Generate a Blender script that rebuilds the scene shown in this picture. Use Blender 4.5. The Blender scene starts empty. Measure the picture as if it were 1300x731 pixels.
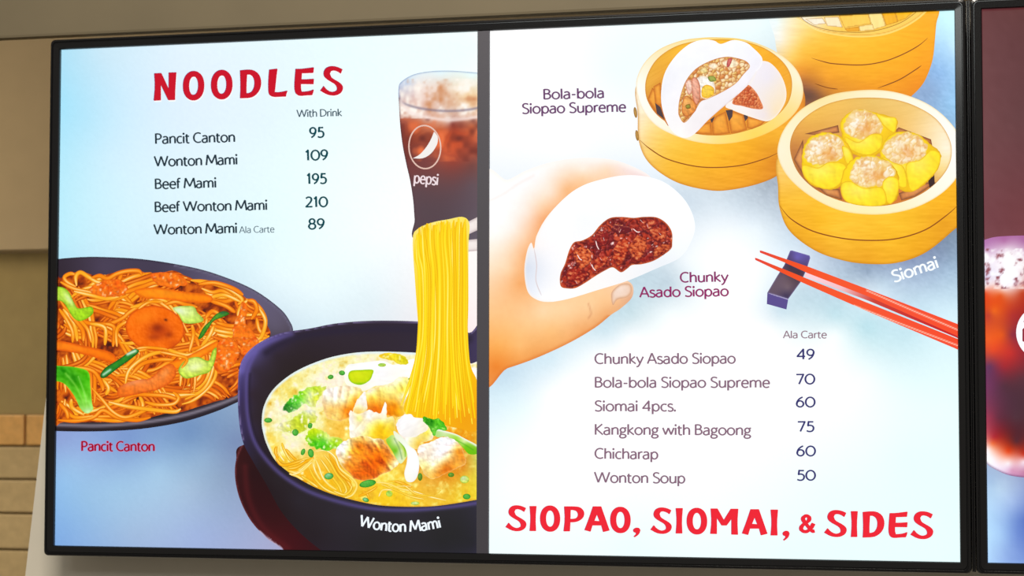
import bpy, math, random
import numpy as np
from mathutils import Matrix, Vector
from mathutils.geometry import delaunay_2d_cdt

# ------------------------------------------------------------------ camera
F_PX = 2712.84
RV = np.array([-0.05604, 0.24999, -0.00594])
CAM = np.array([0.72398, -2.68508, -0.15313])
ZOFF = 2.35                      # height of the display centre above the floor

def rodr(r):
    a = np.linalg.norm(r); k = r / a
    K = np.array([[0, -k[2], k[1]], [k[2], 0, -k[0]], [-k[1], k[0], 0]])
    return np.eye(3) + np.sin(a) * K + (1 - np.cos(a)) * K @ K
M = rodr(RV) @ np.array([[1, 0, 0], [0, 0, -1], [0, 1, 0]], float)
scene = bpy.context.scene
cd = bpy.data.cameras.new('camera'); co = bpy.data.objects.new('camera', cd)
scene.collection.objects.link(co); scene.camera = co
mw = Matrix.Identity(4)
for i in range(3):
    mw[i][0] = M[0][i]; mw[i][1] = -M[1][i]; mw[i][2] = -M[2][i]
    mw[i][3] = CAM[i] + (ZOFF if i == 2 else 0)
co.matrix_world = mw
cd.sensor_width = 36; cd.lens = F_PX * 36 / 1300; cd.clip_start = 0.05
cd.dof.use_dof = True; cd.dof.focus_distance = 2.68; cd.dof.aperture_fstop = 7.5

# ------------------------------------------------------------------ light
scene.view_settings.view_transform = 'Standard'; scene.view_settings.look = 'None'
scene.view_settings.gamma = 1; scene.view_settings.use_curve_mapping = False
scene.view_settings.exposure = 0
w = bpy.data.worlds.new('world'); scene.world = w; w.use_nodes = True
w.node_tree.nodes['Background'].inputs[0].default_value = (0.95, 0.86, 0.70, 1)
w.node_tree.nodes['Background'].inputs[1].default_value = 0.24

def area(name, loc, target, size, power, col, sy=None):
    l = bpy.data.lights.new(name, 'AREA'); l.energy = power; l.color = col; l.size = size
    if sy: l.shape = 'RECTANGLE'; l.size_y = sy
    o = bpy.data.objects.new(name, l); scene.collection.objects.link(o)
    o.location = loc
    o.rotation_euler = (Vector(target) - Vector(loc)).to_track_quat('-Z', 'Y').to_euler()
    return o
area('ceiling_light', (0.3, -2.6, 4.1), (0.2, 0, 2.1), 1.2, 75, (1, 0.93, 0.80), 0.5)
area('added_wash', (0.05, -0.52, 3.28), (0.05, 0, 2.5), 0.5, 1.6, (1, 0.95, 0.9), 0.08)  # added lamp without a real fixture; grades the divider from top to bottom
area('counter_light', (-0.2, -4.0, 3.52), (-0.1, 0, 2.6), 1.8, 17.0, (0.95, 1, 0.97), 0.5)
area('kitchen_light', (-1.75, 0.45, 2.62), (-0.85, 1.25, 2.3), 0.35, 4.2, (1, 0.80, 0.50))

# ------------------------------------------------------------------ mapping
def at(x, y, Y=0.0):
    """pixel of the 1300x731 picture -> point (X, Z) on the upright plane at depth Y"""
    x = np.asarray(x, float); y = np.asarray(y, float)
    d = np.stack([(x - 650) / F_PX, (y - 365.5) / F_PX, np.ones_like(x)], -1) @ M
    t = (Y - CAM[1]) / d[..., 1]
    return CAM[0] + t * d[..., 0], CAM[2] + t * d[..., 2]

class Z:
    """coordinates read in an enlarged view"""
    def __init__(s, k, ox, oy): s.k, s.ox, s.oy = k, ox, oy
    def __call__(s, pts): return [(x / s.k + s.ox, y / s.k + s.oy) + tuple(r) for x, y, *r in pts]

# ------------------------------------------------------------------ materials
def nodes(name):
    m = bpy.data.materials.new(name); m.use_nodes = True
    return m, m.node_tree.nodes, m.node_tree.links, m.node_tree.nodes['Principled BSDF']
def mat(name, col, rough=0.6, bump=0, scale=20, var=0, spec=0.5, coat=0, metal=0):
    m, n, l, p = nodes(name)
    p.inputs['Base Color'].default_value = (*col, 1); p.inputs['Roughness'].default_value = rough
    p.inputs['Specular IOR Level'].default_value = spec; p.inputs['Coat Weight'].default_value = coat
    p.inputs['Metallic'].default_value = metal
    tc = n.new('ShaderNodeTexCoord'); nz = n.new('ShaderNodeTexNoise'); nz.inputs['Scale'].default_value = scale
    nz.inputs['Detail'].default_value = 4
    l.new(tc.outputs['Object'], nz.inputs['Vector'])
    if var:
        mx = n.new('ShaderNodeMix'); mx.data_type = 'RGBA'
        mx.inputs[6].default_value = (*[c * (1 - var) for c in col], 1); mx.inputs[7].default_value = (*[min(1, c * (1 + var)) for c in col], 1)
        l.new(nz.outputs[0], mx.inputs[0]); l.new(mx.outputs[2], p.inputs['Base Color'])
    if bump:
        b = n.new('ShaderNodeBump'); b.inputs['Strength'].default_value = bump; b.inputs['Distance'].default_value = 0.004
        l.new(nz.outputs[0], b.inputs['Height']); l.new(b.outputs[0], p.inputs['Normal'])
    return m
def lin(c):
    c = np.clip(np.asarray(c, float) / 255, 0, 1)
    return np.where(c <= 0.04045, c / 12.92, ((c + 0.055) / 1.055) ** 2.4)
# lit screen: the picture's colours come out of the display, under a faintly glossy surface
SCREEN = bpy.data.materials.new('lit_screen'); SCREEN.use_nodes = True
n_, l_ = SCREEN.node_tree.nodes, SCREEN.node_tree.links; n_.clear()
o_ = n_.new('ShaderNodeOutputMaterial'); a_ = n_.new('ShaderNodeAddShader'); e_ = n_.new('ShaderNodeEmission')
g_ = n_.new('ShaderNodeBsdfGlossy'); c_ = n_.new('ShaderNodeAttribute'); c_.attribute_name = 'Col'
nz_ = n_.new('ShaderNodeTexNoise'); tc_ = n_.new('ShaderNodeTexCoord'); hs_ = n_.new('ShaderNodeMix'); hs_.data_type = 'RGBA'; hs_.blend_type = 'MULTIPLY'
nz_.inputs['Scale'].default_value = 260; hs_.inputs[0].default_value = 0.03
l_.new(tc_.outputs['Object'], nz_.inputs['Vector']); l_.new(c_.outputs['Color'], hs_.inputs[6]); l_.new(nz_.outputs[0], hs_.inputs[7])
l_.new(hs_.outputs[2], e_.inputs[0]); e_.inputs[1].default_value = 1.06
g_.inputs[0].default_value = (0.012, 0.012, 0.012, 1); g_.inputs['Roughness'].default_value = 0.45
l_.new(e_.outputs[0], a_.inputs[0]); l_.new(g_.outputs[0], a_.inputs[1]); l_.new(a_.outputs[0], o_.inputs[0])

# ------------------------------------------------------------------ objects
def mesh(name, V, Fc, m, parent=None, cols=None, smooth=False):
    me = bpy.data.meshes.new(name); me.from_pydata([tuple(v) for v in V], [], Fc); me.update()
    if cols is not None:
        a = me.color_attributes.new('Col', 'FLOAT_COLOR', 'POINT')
        c = np.ones((len(V), 4), np.float32); c[:, :3] = lin(cols); a.data.foreach_set('color', c.ravel())
    me.materials.append(m)
    if smooth: me.polygons.foreach_set('use_smooth', [True] * len(me.polygons))
    o = bpy.data.objects.new(name, me); scene.collection.objects.link(o)
    if parent: o.parent = parent
    return o
def empty(name, loc, label, cat):
    o = bpy.data.objects.new(name, None); scene.collection.objects.link(o); o.location = loc
    o['label'] = label; o['category'] = cat; o.empty_display_size = 0.05
    return o

# ------------------------------------------------------------------ picture tools (the flat pictures the screens show)
def h2(ix, iy, s):
    v = np.sin(ix * 127.1 + iy * 311.7 + s * 74.7) * 43758.5453
    return v - np.floor(v)
def vnoise(x, y, s=0):
    ix, iy = np.floor(x), np.floor(y); fx, fy = x - ix, y - iy
    fx = fx * fx * (3 - 2 * fx); fy = fy * fy * (3 - 2 * fy)
    a = h2(ix, iy, s) * (1 - fx) + h2(ix + 1, iy, s) * fx
    b = h2(ix, iy + 1, s) * (1 - fx) + h2(ix + 1, iy + 1, s) * fx
    return a * (1 - fy) + b * fy
def fbm(x, y, size, octv=3, s=0):
    r = 0; amp = 0.5; t = 0
    for k in range(octv):
        r = r + amp * vnoise(x / size * 2 ** k + 13 * k, y / size * 2 ** k, s + k); t += amp; amp *= 0.55
    return r / t
def mix(c, d, w):
    w = np.clip(w, 0, 1)[:, None]
    return c * (1 - w) + np.asarray(d, float) * w
def spot(x, y, cx, cy, rx, ry=None, ang=0, p=1.0):
    ry = ry or rx; a = math.radians(ang); dx, dy = x - cx, y - cy
    u = dx * math.cos(a) + dy * math.sin(a); v = -dx * math.sin(a) + dy * math.cos(a)
    return np.exp(-((u / rx) ** 2 + (v / ry) ** 2) ** p)
def segd(x, y, pts, closed=False):
    P = np.array([p[:2] for p in pts], float)
    if closed: P = np.vstack([P, P[:1]])
    best = np.full(len(x), 1e9)
    for (ax, ay), (bx, by) in zip(P[:-1], P[1:]):
        dx, dy = bx - ax, by - ay; L = dx * dx + dy * dy + 1e-9
        t = np.clip(((x - ax) * dx + (y - ay) * dy) / L, 0, 1)
        best = np.minimum(best, (x - ax - t * dx) ** 2 + (y - ay - t * dy) ** 2)
    return np.sqrt(best)
def line(x, y, pts, w, smooth=True):
    return np.exp(-(segd(x, y, curve(pts) if smooth and len(pts) > 2 else pts) / w) ** 2)
def field(x, y, S, sig=60):
    """smooth colour surface through sampled places: S = [(x, y, (r,g,b)), ...]"""
    P = np.array([q[:2] for q in S], float); C = np.array([q[2] for q in S], float); n = len(S)
    k = lambda dx, dy: np.sqrt(dx * dx + dy * dy + (sig * .12) ** 2)
    A = np.zeros((n + 3, n + 3)); A[:n, :n] = k(P[:, None, 0] - P[None, :, 0], P[:, None, 1] - P[None, :, 1]) - np.eye(n) * sig * .08
    A[:n, n] = 1; A[:n, n + 1:] = P / 500; A[n, :n] = 1; A[n + 1:, :n] = P.T / 500; A[n + 1, n + 1] = A[n + 2, n + 2] = -1e-3
    w = np.linalg.solve(A, np.vstack([C, np.zeros((3, 3))]))
    out = np.zeros((len(x), 3)) + w[n] + np.outer(x / 500, w[n + 1]) + np.outer(y / 500, w[n + 2])
    for q in range(n): out += np.outer(k(x - P[q, 0], y - P[q, 1]), w[q])
    lo, hi = C.min(0) - 12, C.max(0) + 8
    return np.clip(np.clip(out, lo, hi), 0, 255)
def worley(x, y, size, s=0):
    """nearest lump of a jittered grid: distances to the first and second, offset to it, its own number"""
    u, v = x / size, y / size; iu, iv = np.floor(u), np.floor(v)
    F1 = np.full(len(x), 9.0); F2 = F1.copy(); ox = F1 * 0; oy = F1 * 0; idn = F1 * 0
    for a in (-1, 0, 1):
        for b in (-1, 0, 1):
            cx = iu + a + .15 + .7 * h2(iu + a, iv + b, s); cy = iv + b + .15 + .7 * h2(iu + a, iv + b, s + 5)
            dd = np.hypot(u - cx, v - cy); n = dd < F1
            F2 = np.where(n, F1, np.minimum(F2, dd)); ox = np.where(n, u - cx, ox); oy = np.where(n, v - cy, oy)
            idn = np.where(n, h2(iu + a, iv + b, s + 9), idn); F1 = np.where(n, dd, F1)
    return F1, F2, ox, oy, idn
def lumps(x, y, size, cols, crease, hi, s=0, warp=.35, glint=.5):
    """heap of rounded lumps; cols picks a colour for each lump"""
    wx = x + size * warp * 2 * (fbm(x, y, size * .9, 2, s + 1) - .5); wy = y + size * warp * 2 * (fbm(x, y, size * .9, 2, s + 2) - .5)
    F1, F2, ox, oy, idn = worley(wx, wy, size, s)
    C = np.array(cols, float); t = idn * (len(C) - 1e-3); k = np.floor(t).astype(int)
    c = C[k].copy()
    c = mix(c, hi, glint * np.clip(-(ox + oy) * 1.3, 0, 1)); c = mix(c, crease, .7 * np.clip((ox + oy) * 1.1, 0, 1))
    return mix(c, crease, .9 * np.exp(-((F2 - F1) / .16) ** 2))
def folds(x, y, size, k, s=0, ang=0, squash=2.2):
    a = math.radians(ang); u = (x * math.cos(a) + y * math.sin(a)) / squash; v = -x * math.sin(a) + y * math.cos(a)
    r = lambda u, v: 1 - np.abs(2 * fbm(u, v, size, 2, s) - 1)
    e = size * .1
    return k * (r(u + e, v + e) - r(u - e, v - e)) * 2.5
def paint(x, y, base, ops):
    c = np.tile(np.array(base, float), (len(x), 1)) if np.ndim(base) == 1 else base
    for o in ops:
        if o[0] == 's':
            _, cx, cy, rx, ry, ang, col, a, *p = o; c = mix(c, col, a * spot(x, y, cx, cy, rx, ry, ang, *(p or [1.0])))
        else:
            _, pts, w, col, a = o; c = mix(c, col, a * line(x, y, pts, w))
    return c
def relief(x, y, size, k, octv=3, s=0, ang=-45):
    a = math.radians(ang); e = size * 0.18; dx, dy = math.cos(a) * e, math.sin(a) * e
    return k * (fbm(x - dx, y - dy, size, octv, s) - fbm(x + dx, y + dy, size, octv, s)) * 4
def curve(pts, closed=False, n=8):
    P = [tuple(p[:2]) for p in pts]; N = len(P)
    if N < 3: return P
    out = []
    rng = range(N) if closed else range(N - 1)
    for i in rng:
        if closed: p0, p1, p2, p3 = P[i - 1], P[i], P[(i + 1) % N], P[(i + 2) % N]
        else: p0, p1, p2, p3 = P[max(i - 1, 0)], P[i], P[i + 1], P[min(i + 2, N - 1)]
        for k in range(n):
            t = k / n
            out.append(tuple(0.5 * (2 * b + (c - a) * t + (2 * a - 5 * b + 4 * c - d) * t * t + (3 * b - a - 3 * c + d) * t ** 3) for a, b, c, d in zip(p0, p1, p2, p3)))
    if not closed: out.append(P[-1])
    return out
def ellipse(cx, cy, rx, ry, ang=0, a0=0, a1=360, n=72):
    a = math.radians(ang); r = []
    full = abs(a1 - a0) >= 360
    for i in range(n if full else n + 1):
        t = math.radians(a0 + (a1 - a0) * i / n); u, v = rx * math.cos(t), ry * math.sin(t)
        r.append((cx + u * math.cos(a) - v * math.sin(a), cy + u * math.sin(a) + v * math.cos(a)))
    return r
def inside(x, y, poly):
    P = np.array(poly); r = np.zeros(len(x), bool); j = len(P) - 1
    for i in range(len(P)):
        xi, yi = P[i]; xj, yj = P[j]
        c = ((yi > y) != (yj > y))
        r ^= c & (x < (xj - xi) * (y - yi) / (yj - yi + 1e-12) + xi); j = i
    return r

class Page:
    """one lit page of a screen; every picture element is a flat piece of it"""
    def __init__(s, ob, x0, x1, z0, z1):
        s.ob, s.b, s.k = ob, (x0, x1, z0, z1), 1
    def place(s, P, dz):
        X, Zc = at(P[:, 0], P[:, 1])
        X = np.clip(X, s.b[0], s.b[1]); Zc = np.clip(Zc, s.b[2], s.b[3])
        return np.stack([X, np.zeros_like(X) - (s.k * 1.6e-5 + dz), Zc], -1)
    def add(s, name, P, Fc, cols, dz=0.0, label=None, thick=1):
        o = mesh(name, s.place(P, dz), Fc, SCREEN, s.ob, cols)
        s.k += thick
        if label: o['label'] = label
        return o
    def fill(s, name, outline, fn, step=2.0, label=None, sharp=False, rough=0.0):
        out = outline if sharp else curve(outline, True)
        # clip early: drop detail far outside the page
        O = np.array(out); dens = []
        for (ax, ay), (bx, by) in zip(O, np.roll(O, -1, 0)):
            L = math.hypot(bx - ax, by - ay); m = max(1, int(L / max(step, 1.2)))
            for q in range(m): dens.append((ax + (bx - ax) * q / m, ay + (by - ay) * q / m))
        O = np.array(dens)
        if rough:
            c0 = O.mean(0); r = O - c0; L0 = np.hypot(r[:, 0], r[:, 1])[:, None] + 1e-6
            O = O + r / L0 * (rough * 2.6 * (fbm(O[:, 0], O[:, 1], 3.6, 2, len(s.ob.children)) - .5))[:, None]
        keep = [0]
        for i in range(1, len(O)):
            if np.hypot(*(O[i] - O[keep[-1]])) > step * 0.25: keep.append(i)
        O = O[keep]
        gx, gy = np.meshgrid(np.arange(O[:, 0].min() + step / 2, O[:, 0].max(), step), np.arange(O[:, 1].min() + step / 2, O[:, 1].max(), step))
        gx, gy = gx.ravel(), gy.ravel(); ok = inside(gx, gy, O); gx, gy = gx[ok], gy[ok]
        if len(gx):
            # keep only grid points clear of the outline
            d = segd(gx, gy, O, True); ok = d > step * 0.45; gx, gy = gx[ok], gy[ok]
        pts = [Vector(p) for p in O] + [Vector(p) for p in zip(gx, gy)]
        n = len(O)
        V, _, Fc, *_ = delaunay_2d_cdt(pts, [], [list(range(n))], 1, 1e-5)
        P = np.array([(v.x, v.y) for v in V])
        d = segd(P[:, 0], P[:, 1], O, True)
        return s.add(name, P, [tuple(f) for f in Fc], fn(P[:, 0], P[:, 1], d), label=label)
    def strands(s, name, items, label=None):
        """items: (points, width, (edge, mid, light)) - one flat mesh of overlapping strands"""
        V = []; Fc = []; C = []; D = []
        prof = [(-1, 0), (-0.5, 1), (-0.1, 2), (0.45, 1), (1, 0)]
        for q, (pts, wd, cs, *rest) in enumerate(items):
            P = np.array(curve(pts, n=5) if len(pts) > 2 else pts, float); n = len(P)
            T = np.gradient(P, axis=0); T /= np.hypot(T[:, 0], T[:, 1])[:, None] + 1e-9
            N = np.stack([-T[:, 1], T[:, 0]], -1); N[N[:, 1] > 0] *= 1
            if N[:, 1].mean() > 0: N = -N
            base = len(V); cs = [np.array(c, float) for c in cs]
            ph = (q * 1.7) % 6.28
            taper = rest[0] if rest else 0.35
            for i in range(n):
                t = i / (n - 1); wv = wd / 2 * (1 if taper >= 1 else min(1, taper + (1 - taper) * min(t, 1 - t) * 6))
                g = 0.5 + 0.5 * math.sin(ph + t * 7)
                for off, ci in prof:
                    V.append(P[i] + N[i] * -off * wv)
                    c = cs[ci] if ci < 2 else cs[1] * (1 - g) + cs[2] * g
                    C.append(c); D.append(q * 3.2e-6)
            for i in range(n - 1):
                for j in range(4):
                    a = base + i * 5 + j; Fc.append((a, a + 1, a + 6, a + 5))
        o = s.add(name, np.array(V), Fc, np.array(C), np.array(D), label)
        if len(items) > 1: o['kind'] = 'stuff'
        s.k += int(len(items) * 3.2e-6 / 1.6e-5) + 1
        return o
    def write(s, name, parts, label=None):
        """lettering mesh from a list of (strokes polygons, colour)"""
        V = []; Fc = []; C = []; D = []
        for polys, col, dz in parts:
            for p in polys:
                b = len(V); V += list(p); Fc.append(tuple(range(b, b + len(p)))); C += [col] * len(p); D += [dz] * len(p)
        o = s.add(name, np.array(V), Fc, np.array(C, float), np.array(D), label)
        s.k += 1
        return o

# ------------------------------------------------------------------ lettering
G = {
 'A': (56, 'M2 0 L27 70|M27 70 L54 0|M11 23 L44 23'),
 'B': (49, 'M8 0 L8 70|M8 67 L22 67 C44 67 44 38 22 38 L8 38|M22 38 C50 38 50 3 22 3 L8 3'),
 'C': (56, 'M52 61 C32 76 6 64 6 35 C6 6 32 -6 52 8'),
 'D': (64, 'M8 0 L8 70|M8 67 L22 67 C70 67 70 3 22 3 L8 3'),
 'K': (52, 'M8 0 L8 70|M46 70 L10 36|M12 38 L50 0'),
 'M': (78, 'M4 0 L13 70|M13 70 L39 12|M39 12 L65 70|M65 70 L74 0'),
 'P': (48, 'M8 0 L8 70|M8 67 L22 67 C48 67 48 31 22 31 L8 31'),
 'S': (46, 'M40 62 C28 72 8 70 8 53 C8 36 41 38 41 18 C41 -3 16 -3 5 7'),
 'W': (92, 'M2 70 L24 2|M24 2 L46 68|M46 68 L67 2|M67 2 L89 70'),
 'a': (44, 'M7 42 C14 49 35 52 35 33 L35 0|M35 29 C12 28 4 22 5 12 C6 -2 27 -4 35 11'),
 'b': (50, 'M8 70 L8 0|E26 24 18 23'), 'c': (40, 'M37 43 C22 51 6 44 6 24 C6 3 22 -4 37 5'),
 'd': (51, 'M43 70 L43 0|E25 24 18 23'), 'e': (46, 'M6 26 L40 26 C42 56 6 56 6 24 C6 -3 28 -4 40 6'),
 'f': (26, 'M27 68 C14 72 10 66 10 52 L10 0|M1 46 L24 46'),
 'g': (44, 'E21 31 14 15|M32 45 L43 46|M13 17 C4 8 10 3 24 2 C46 0 42 -21 20 -21 C0 -21 0 -4 12 2'),
 'h': (48, 'M8 70 L8 0|M8 32 C14 50 40 54 40 30 L40 0'), 'i': (17, 'M8 47 L8 0|O8 64 5'),
 'k': (43, 'M8 70 L8 0|M37 48 L10 24|M12 26 L41 0'), 'l': (17, 'M8 70 L8 0'),
 'm': (73, 'M8 47 L8 0|M8 32 C12 50 37 54 37 30 L37 0|M37 32 C41 50 65 54 65 30 L65 0'),
 'n': (48, 'M8 47 L8 0|M8 32 C14 50 40 54 40 30 L40 0'), 'o': (50, 'E25 24 20 23'),
 'p': (50, 'M8 47 L8 -20|E26 24 18 23'), 'r': (30, 'M8 47 L8 0|M8 30 C12 45 20 49 30 45'),
 's': (36, 'M31 42 C22 50 6 50 6 37 C6 24 32 27 32 12 C32 -3 12 -3 4 5'),
 't': (30, 'M11 60 L11 14 C11 1 18 -2 28 2|M1 46 L27 46'), 'u': (48, 'M8 47 L8 18 C8 -4 34 -4 40 16|M40 47 L40 0'),
 'w': (68, 'M2 47 L18 2|M18 2 L34 46|M34 46 L50 2|M50 2 L66 47'), 'y': (44, 'M3 47 L23 3|M42 47 L23 3 C16 -15 12 -20 2 -19'),
 '-': (32, 'M5 27 L27 27'), '.': (16, 'O7 4 5'), ' ': (21, ''),
 '0': (58, 'E29 33 24 32'), '1': (34, 'M6 54 L19 66 L19 0'), '2': (50, 'M7 57 C14 72 42 70 40 49 C38 32 16 14 6 3 L46 3'),
 '4': (52, 'M38 0 L38 66 L5 19 L48 19'), '5': (48, 'M41 64 L15 64 L12 38 C20 44 43 42 42 21 C41 -4 15 -4 5 6'),
 '6': (50, 'M39 66 C20 58 8 42 8 21|E25 21 18 20'), '7': (48, 'M5 64 L43 64 L19 0'),
 '8': (50, 'E25 50 15 16|E25 17 19 18'), '9': (50, 'E25 45 18 20|M42 45 C42 26 32 8 14 0'),
}
def bez(p0, p1, p2, p3, n=8):
    return [tuple((1 - t) ** 3 * a + 3 * t * (1 - t) ** 2 * b + 3 * t * t * (1 - t) * c + t ** 3 * d for a, b, c, d in zip(p0, p1, p2, p3)) for t in [i / n for i in range(1, n + 1)]]
def strokes_of(g):
    out = []
    for s in filter(None, g.split('|')):
        if s[0] == 'E':
            cx, cy, rx, ry = map(float, s[1:].split()); out.append(ellipse(cx, cy, rx, ry, 0, 0, 360, 20) + [(cx + rx, cy)]); continue
        if s[0] == 'O':
            cx, cy, r = map(float, s[1:].split()); out.append(('dot', cx, cy, r)); continue
        toks = s.replace('M', ' M ').replace('L', ' L ').replace('C', ' C ').split(); i = 0; pts = []
        while i < len(toks):
            c = toks[i]; n = 6 if c == 'C' else 2; v = list(map(float, toks[i + 1:i + 1 + n])); i += 1 + n
            if c == 'C': pts += bez(pts[-1], v[0:2], v[2:4], v[4:6])
            else: pts.append(tuple(v))
        out.append(pts)
    return out
def ribbon(P, wf):
    """P pixel points, wf(i, tangent) -> half width; mitred strip, round joint only at sharp corners"""
    P = [np.array(p, float) for p in P]
    keep = [0] + [i for i in range(1, len(P)) if np.hypot(*(P[i] - P[i - 1])) > 1e-4]
    Q = [P[i] for i in keep]; n = len(Q); T = []
    for i in range(n - 1):
        d = Q[i + 1] - Q[i]; T.append(d / np.hypot(*d))
    closed = np.hypot(*(Q[0] - Q[-1])) < 1e-3; polys = []; Lf = []; Rt = []
    def side(p, t, a): nn = np.array([-t[1], t[0]]); return p + nn * a, p - nn * a
    for i in range(n - 1):
        t0 = T[i - 1] if i else (T[-1] if closed else T[0]); t1 = T[i]; t2 = T[i + 1] if i < n - 2 else (T[0] if closed else T[-1])
        def joint(p, ta, tb, own, w):
            dot = float(ta @ tb)
            if dot < 0.55: return side(p, own, w)
            m = ta + tb; m /= np.hypot(*m); return side(p, m, w / max(.75, float(m @ own)))
        wa, wb = wf(keep[i], t1), wf(keep[i + 1], t1)
        a, b = joint(Q[i], t0, t1, t1, wa), joint(Q[i + 1], t1, t2, t1, wb)
        polys.append([a[0], b[0], b[1], a[1]])
        if i and float(t0 @ t1) < 0.55: polys.append([Q[i] + wa * np.array([math.cos(q * math.pi / 5), math.sin(q * math.pi / 5)]) for q in range(10)])
    return polys
def text(s, p0, p1, cap, wt=0.115, sag=0, contrast=0.25, slant=0):
    """strokes of a line of writing from p0 to p1 (baseline), cap height in px"""
    adv = sum(G[c][0] for c in s) - 10; L = math.hypot(p1[0] - p0[0], p1[1] - p0[1])
    sx = L / adv; sy = cap / 70.0; x = -5; polys = []
    ux, uy = (p1[0] - p0[0]) / L, (p1[1] - p0[1]) / L
    def pt(gx, gy):
        u = (x + gx) / adv; by = -sag * 4 * u * (1 - u); sl = -sag * 4 * (1 - 2 * u) / L
        tx, ty = ux - uy * sl * -1, uy + ux * -sl
        # up direction normal to the local baseline
        k = math.hypot(tx, ty); tx, ty = tx / k, ty / k
        bx = p0[0] + ux * adv * sx * u; byy = p0[1] + uy * adv * sx * u - by
        return (bx + ty * gy * sy + slant * gy * sy, byy - tx * gy * sy)
    hw = cap * wt / 2
    for c in s:
        for st in strokes_of(G[c][1]):
            if st[0] == 'dot':
                q = pt(st[1], st[2]); r = hw * 1.25
                polys.append([np.array((q[0] + r * math.cos(a * math.pi / 4), q[1] + r * math.sin(a * math.pi / 4))) for a in range(8)])
            else:
                polys += ribbon([pt(*p) for p in st], lambda i, t: hw * (1 - contrast * abs(t[0])))
        x += G[c][0]
    return polys

# heading letters: outlines with square-cut flared ends (y down); holes follow the outer outline
HG = {
 'N': [[(72,138),(158,134),(258,350),(258,128),(350,125),(336,300),(332,476),(250,478),(150,268),(150,480),(66,485),(82,300)]],
 'D': [[(-35,102),(60,92),(130,98),(190,140),(218,210),(220,280),(200,350),(150,410),(90,440),(-35,445),(-28,300)], [(45,150),(90,150),(130,185),(145,240),(140,310),(115,360),(85,382),(38,388),(38,280)]],
 'L': [[(332,90),(428,78),(415,180),(395,375),(450,380),(555,358),(540,395),(535,428),(450,430),(400,434),(350,425),(325,395),(320,330),(322,200)]],
 'E': [[(668,78),(740,78),(890,58),(882,125),(740,130),(735,212),(800,212),(890,205),(885,270),(800,268),(728,268),(728,330),(740,372),(800,368),(850,358),(888,342),(882,375),(868,410),(800,412),(730,420),(690,412),(665,385),(652,320),(658,200)]],
 'S': [[(322,95),(300,145),(265,120),(215,105),(180,115),(165,145),(180,190),(225,220),(280,250),(320,285),(330,325),(310,375),(260,405),(200,413),(130,400),(52,355),(75,325),(92,300),(125,340),(180,372),(225,370),(258,350),(262,320),(240,280),(190,250),(130,215),(98,180),(92,135),(115,85),(160,62),(210,58),(270,70)]],
 'I': [[(385,72),(468,72),(455,240),(462,410),(385,410),(398,240)]],
 'P': [[(860,75),(1000,75),(1070,85),(1115,130),(1125,180),(1105,235),(1050,275),(990,290),(935,290),(928,415),(852,415),(870,250)], [(938,120),(990,122),(1030,140),(1050,180),(1040,220),(1005,245),(935,248)]],
 'A': [[(205,82),(308,82),(420,410),(342,430),(318,340),(190,340),(165,425),(92,405),(150,250)], [(255,180),(295,285),(215,280)]],
 ',': [[(770,380),(800,368),(830,375),(845,400),(835,440),(810,470),(775,492),(765,485),(795,455),(795,435),(765,425),(758,400)]],
 'M': [[(72,85),(140,85),(212,215),(290,88),(365,88),(355,230),(362,370),(298,368),(298,190),(240,268),(190,268),(132,175),(132,362),(68,360),(82,230)]],
}
def soften(P, it=1):
    for _ in range(it):
        out = []; n = len(P)
        for i in range(n):
            a, b, c = np.array(P[i - 1]), np.array(P[i]), np.array(P[(i + 1) % n])
            u, v = b - a, c - b; k = float(u @ v) / (np.hypot(*u) * np.hypot(*v) + 1e-9)
            if k > 0.72: out += [tuple(b - u * .25), tuple(b + v * .25)]
            else: out.append(tuple(b))
        P = out
    return P
def heading_letter(ch, x0, x1, y0, y1, wv=0, skew=0.0):
    if ch == 'O':
        n = 44; cx, cy = (x0 + x1) / 2, (y0 + y1) / 2; W, H = (x1 - x0) / 2, (y1 - y0) / 2
        def se(rx, ry, i, p):
            t = 2 * math.pi * i / n; c, q = math.cos(t), math.sin(t)
            return (cx + rx * math.copysign(abs(c) ** p, c), cy + ry * math.copysign(abs(q) ** p, q) + skew * rx * c)
        a = [se(W, H, i, .93) for i in range(n)]; b = [se(W * .465, H * .64, i, .93) for i in range(n)]
        return [[a[i], a[(i + 1) % n], b[(i + 1) % n], b[i]] for i in range(n)]
    if ch == '&':
        W, H = x1 - x0, y1 - y0
        P = curve([(x0 + u * W, y1 - v * H) for u, v in [(.98, .10), (.80, .12), (.28, .66), (.24, .84), (.42, .95), (.62, .88), (.60, .68), (.22, .44), (.09, .24), (.22, .09), (.48, .07), (.74, .24), (.90, .47)]], n=6)
        return ribbon(P, lambda i, t: wv / 2 * (1.0 if abs(t[0]) < .6 else .85)) + ribbon([(x0 + .80 * W, y1 - .5 * H), (x0 + W, y1 - .42 * H)], lambda i, t: wv * .3)
    G0 = HG[ch]; A = np.array(G0[0], float); mn, mx = A.min(0), A.max(0)
    loops = [[(x0 + (p[0] - mn[0]) / (mx[0] - mn[0]) * (x1 - x0), y0 + (p[1] - mn[1]) / (mx[1] - mn[1]) * (y1 - y0)) for p in soften(g)] for g in G0]
    pts = [Vector(p) for l in loops for p in l]; fs = []; k = 0
    for l in loops: fs.append(list(range(k, k + len(l)))); k += len(l)
    V, _, Fc, *_ = delaunay_2d_cdt(pts, [], fs, 1, 1e-5)
    tri = [[np.array((V[i].x, V[i].y)) for i in f] for f in Fc]
    if len(loops) > 1: tri = [t for t in tri if not inside(np.array([sum(p[0] for p in t) / len(t)]), np.array([sum(p[1] for p in t) / len(t)]), loops[1])[0]]
    return tri

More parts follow.
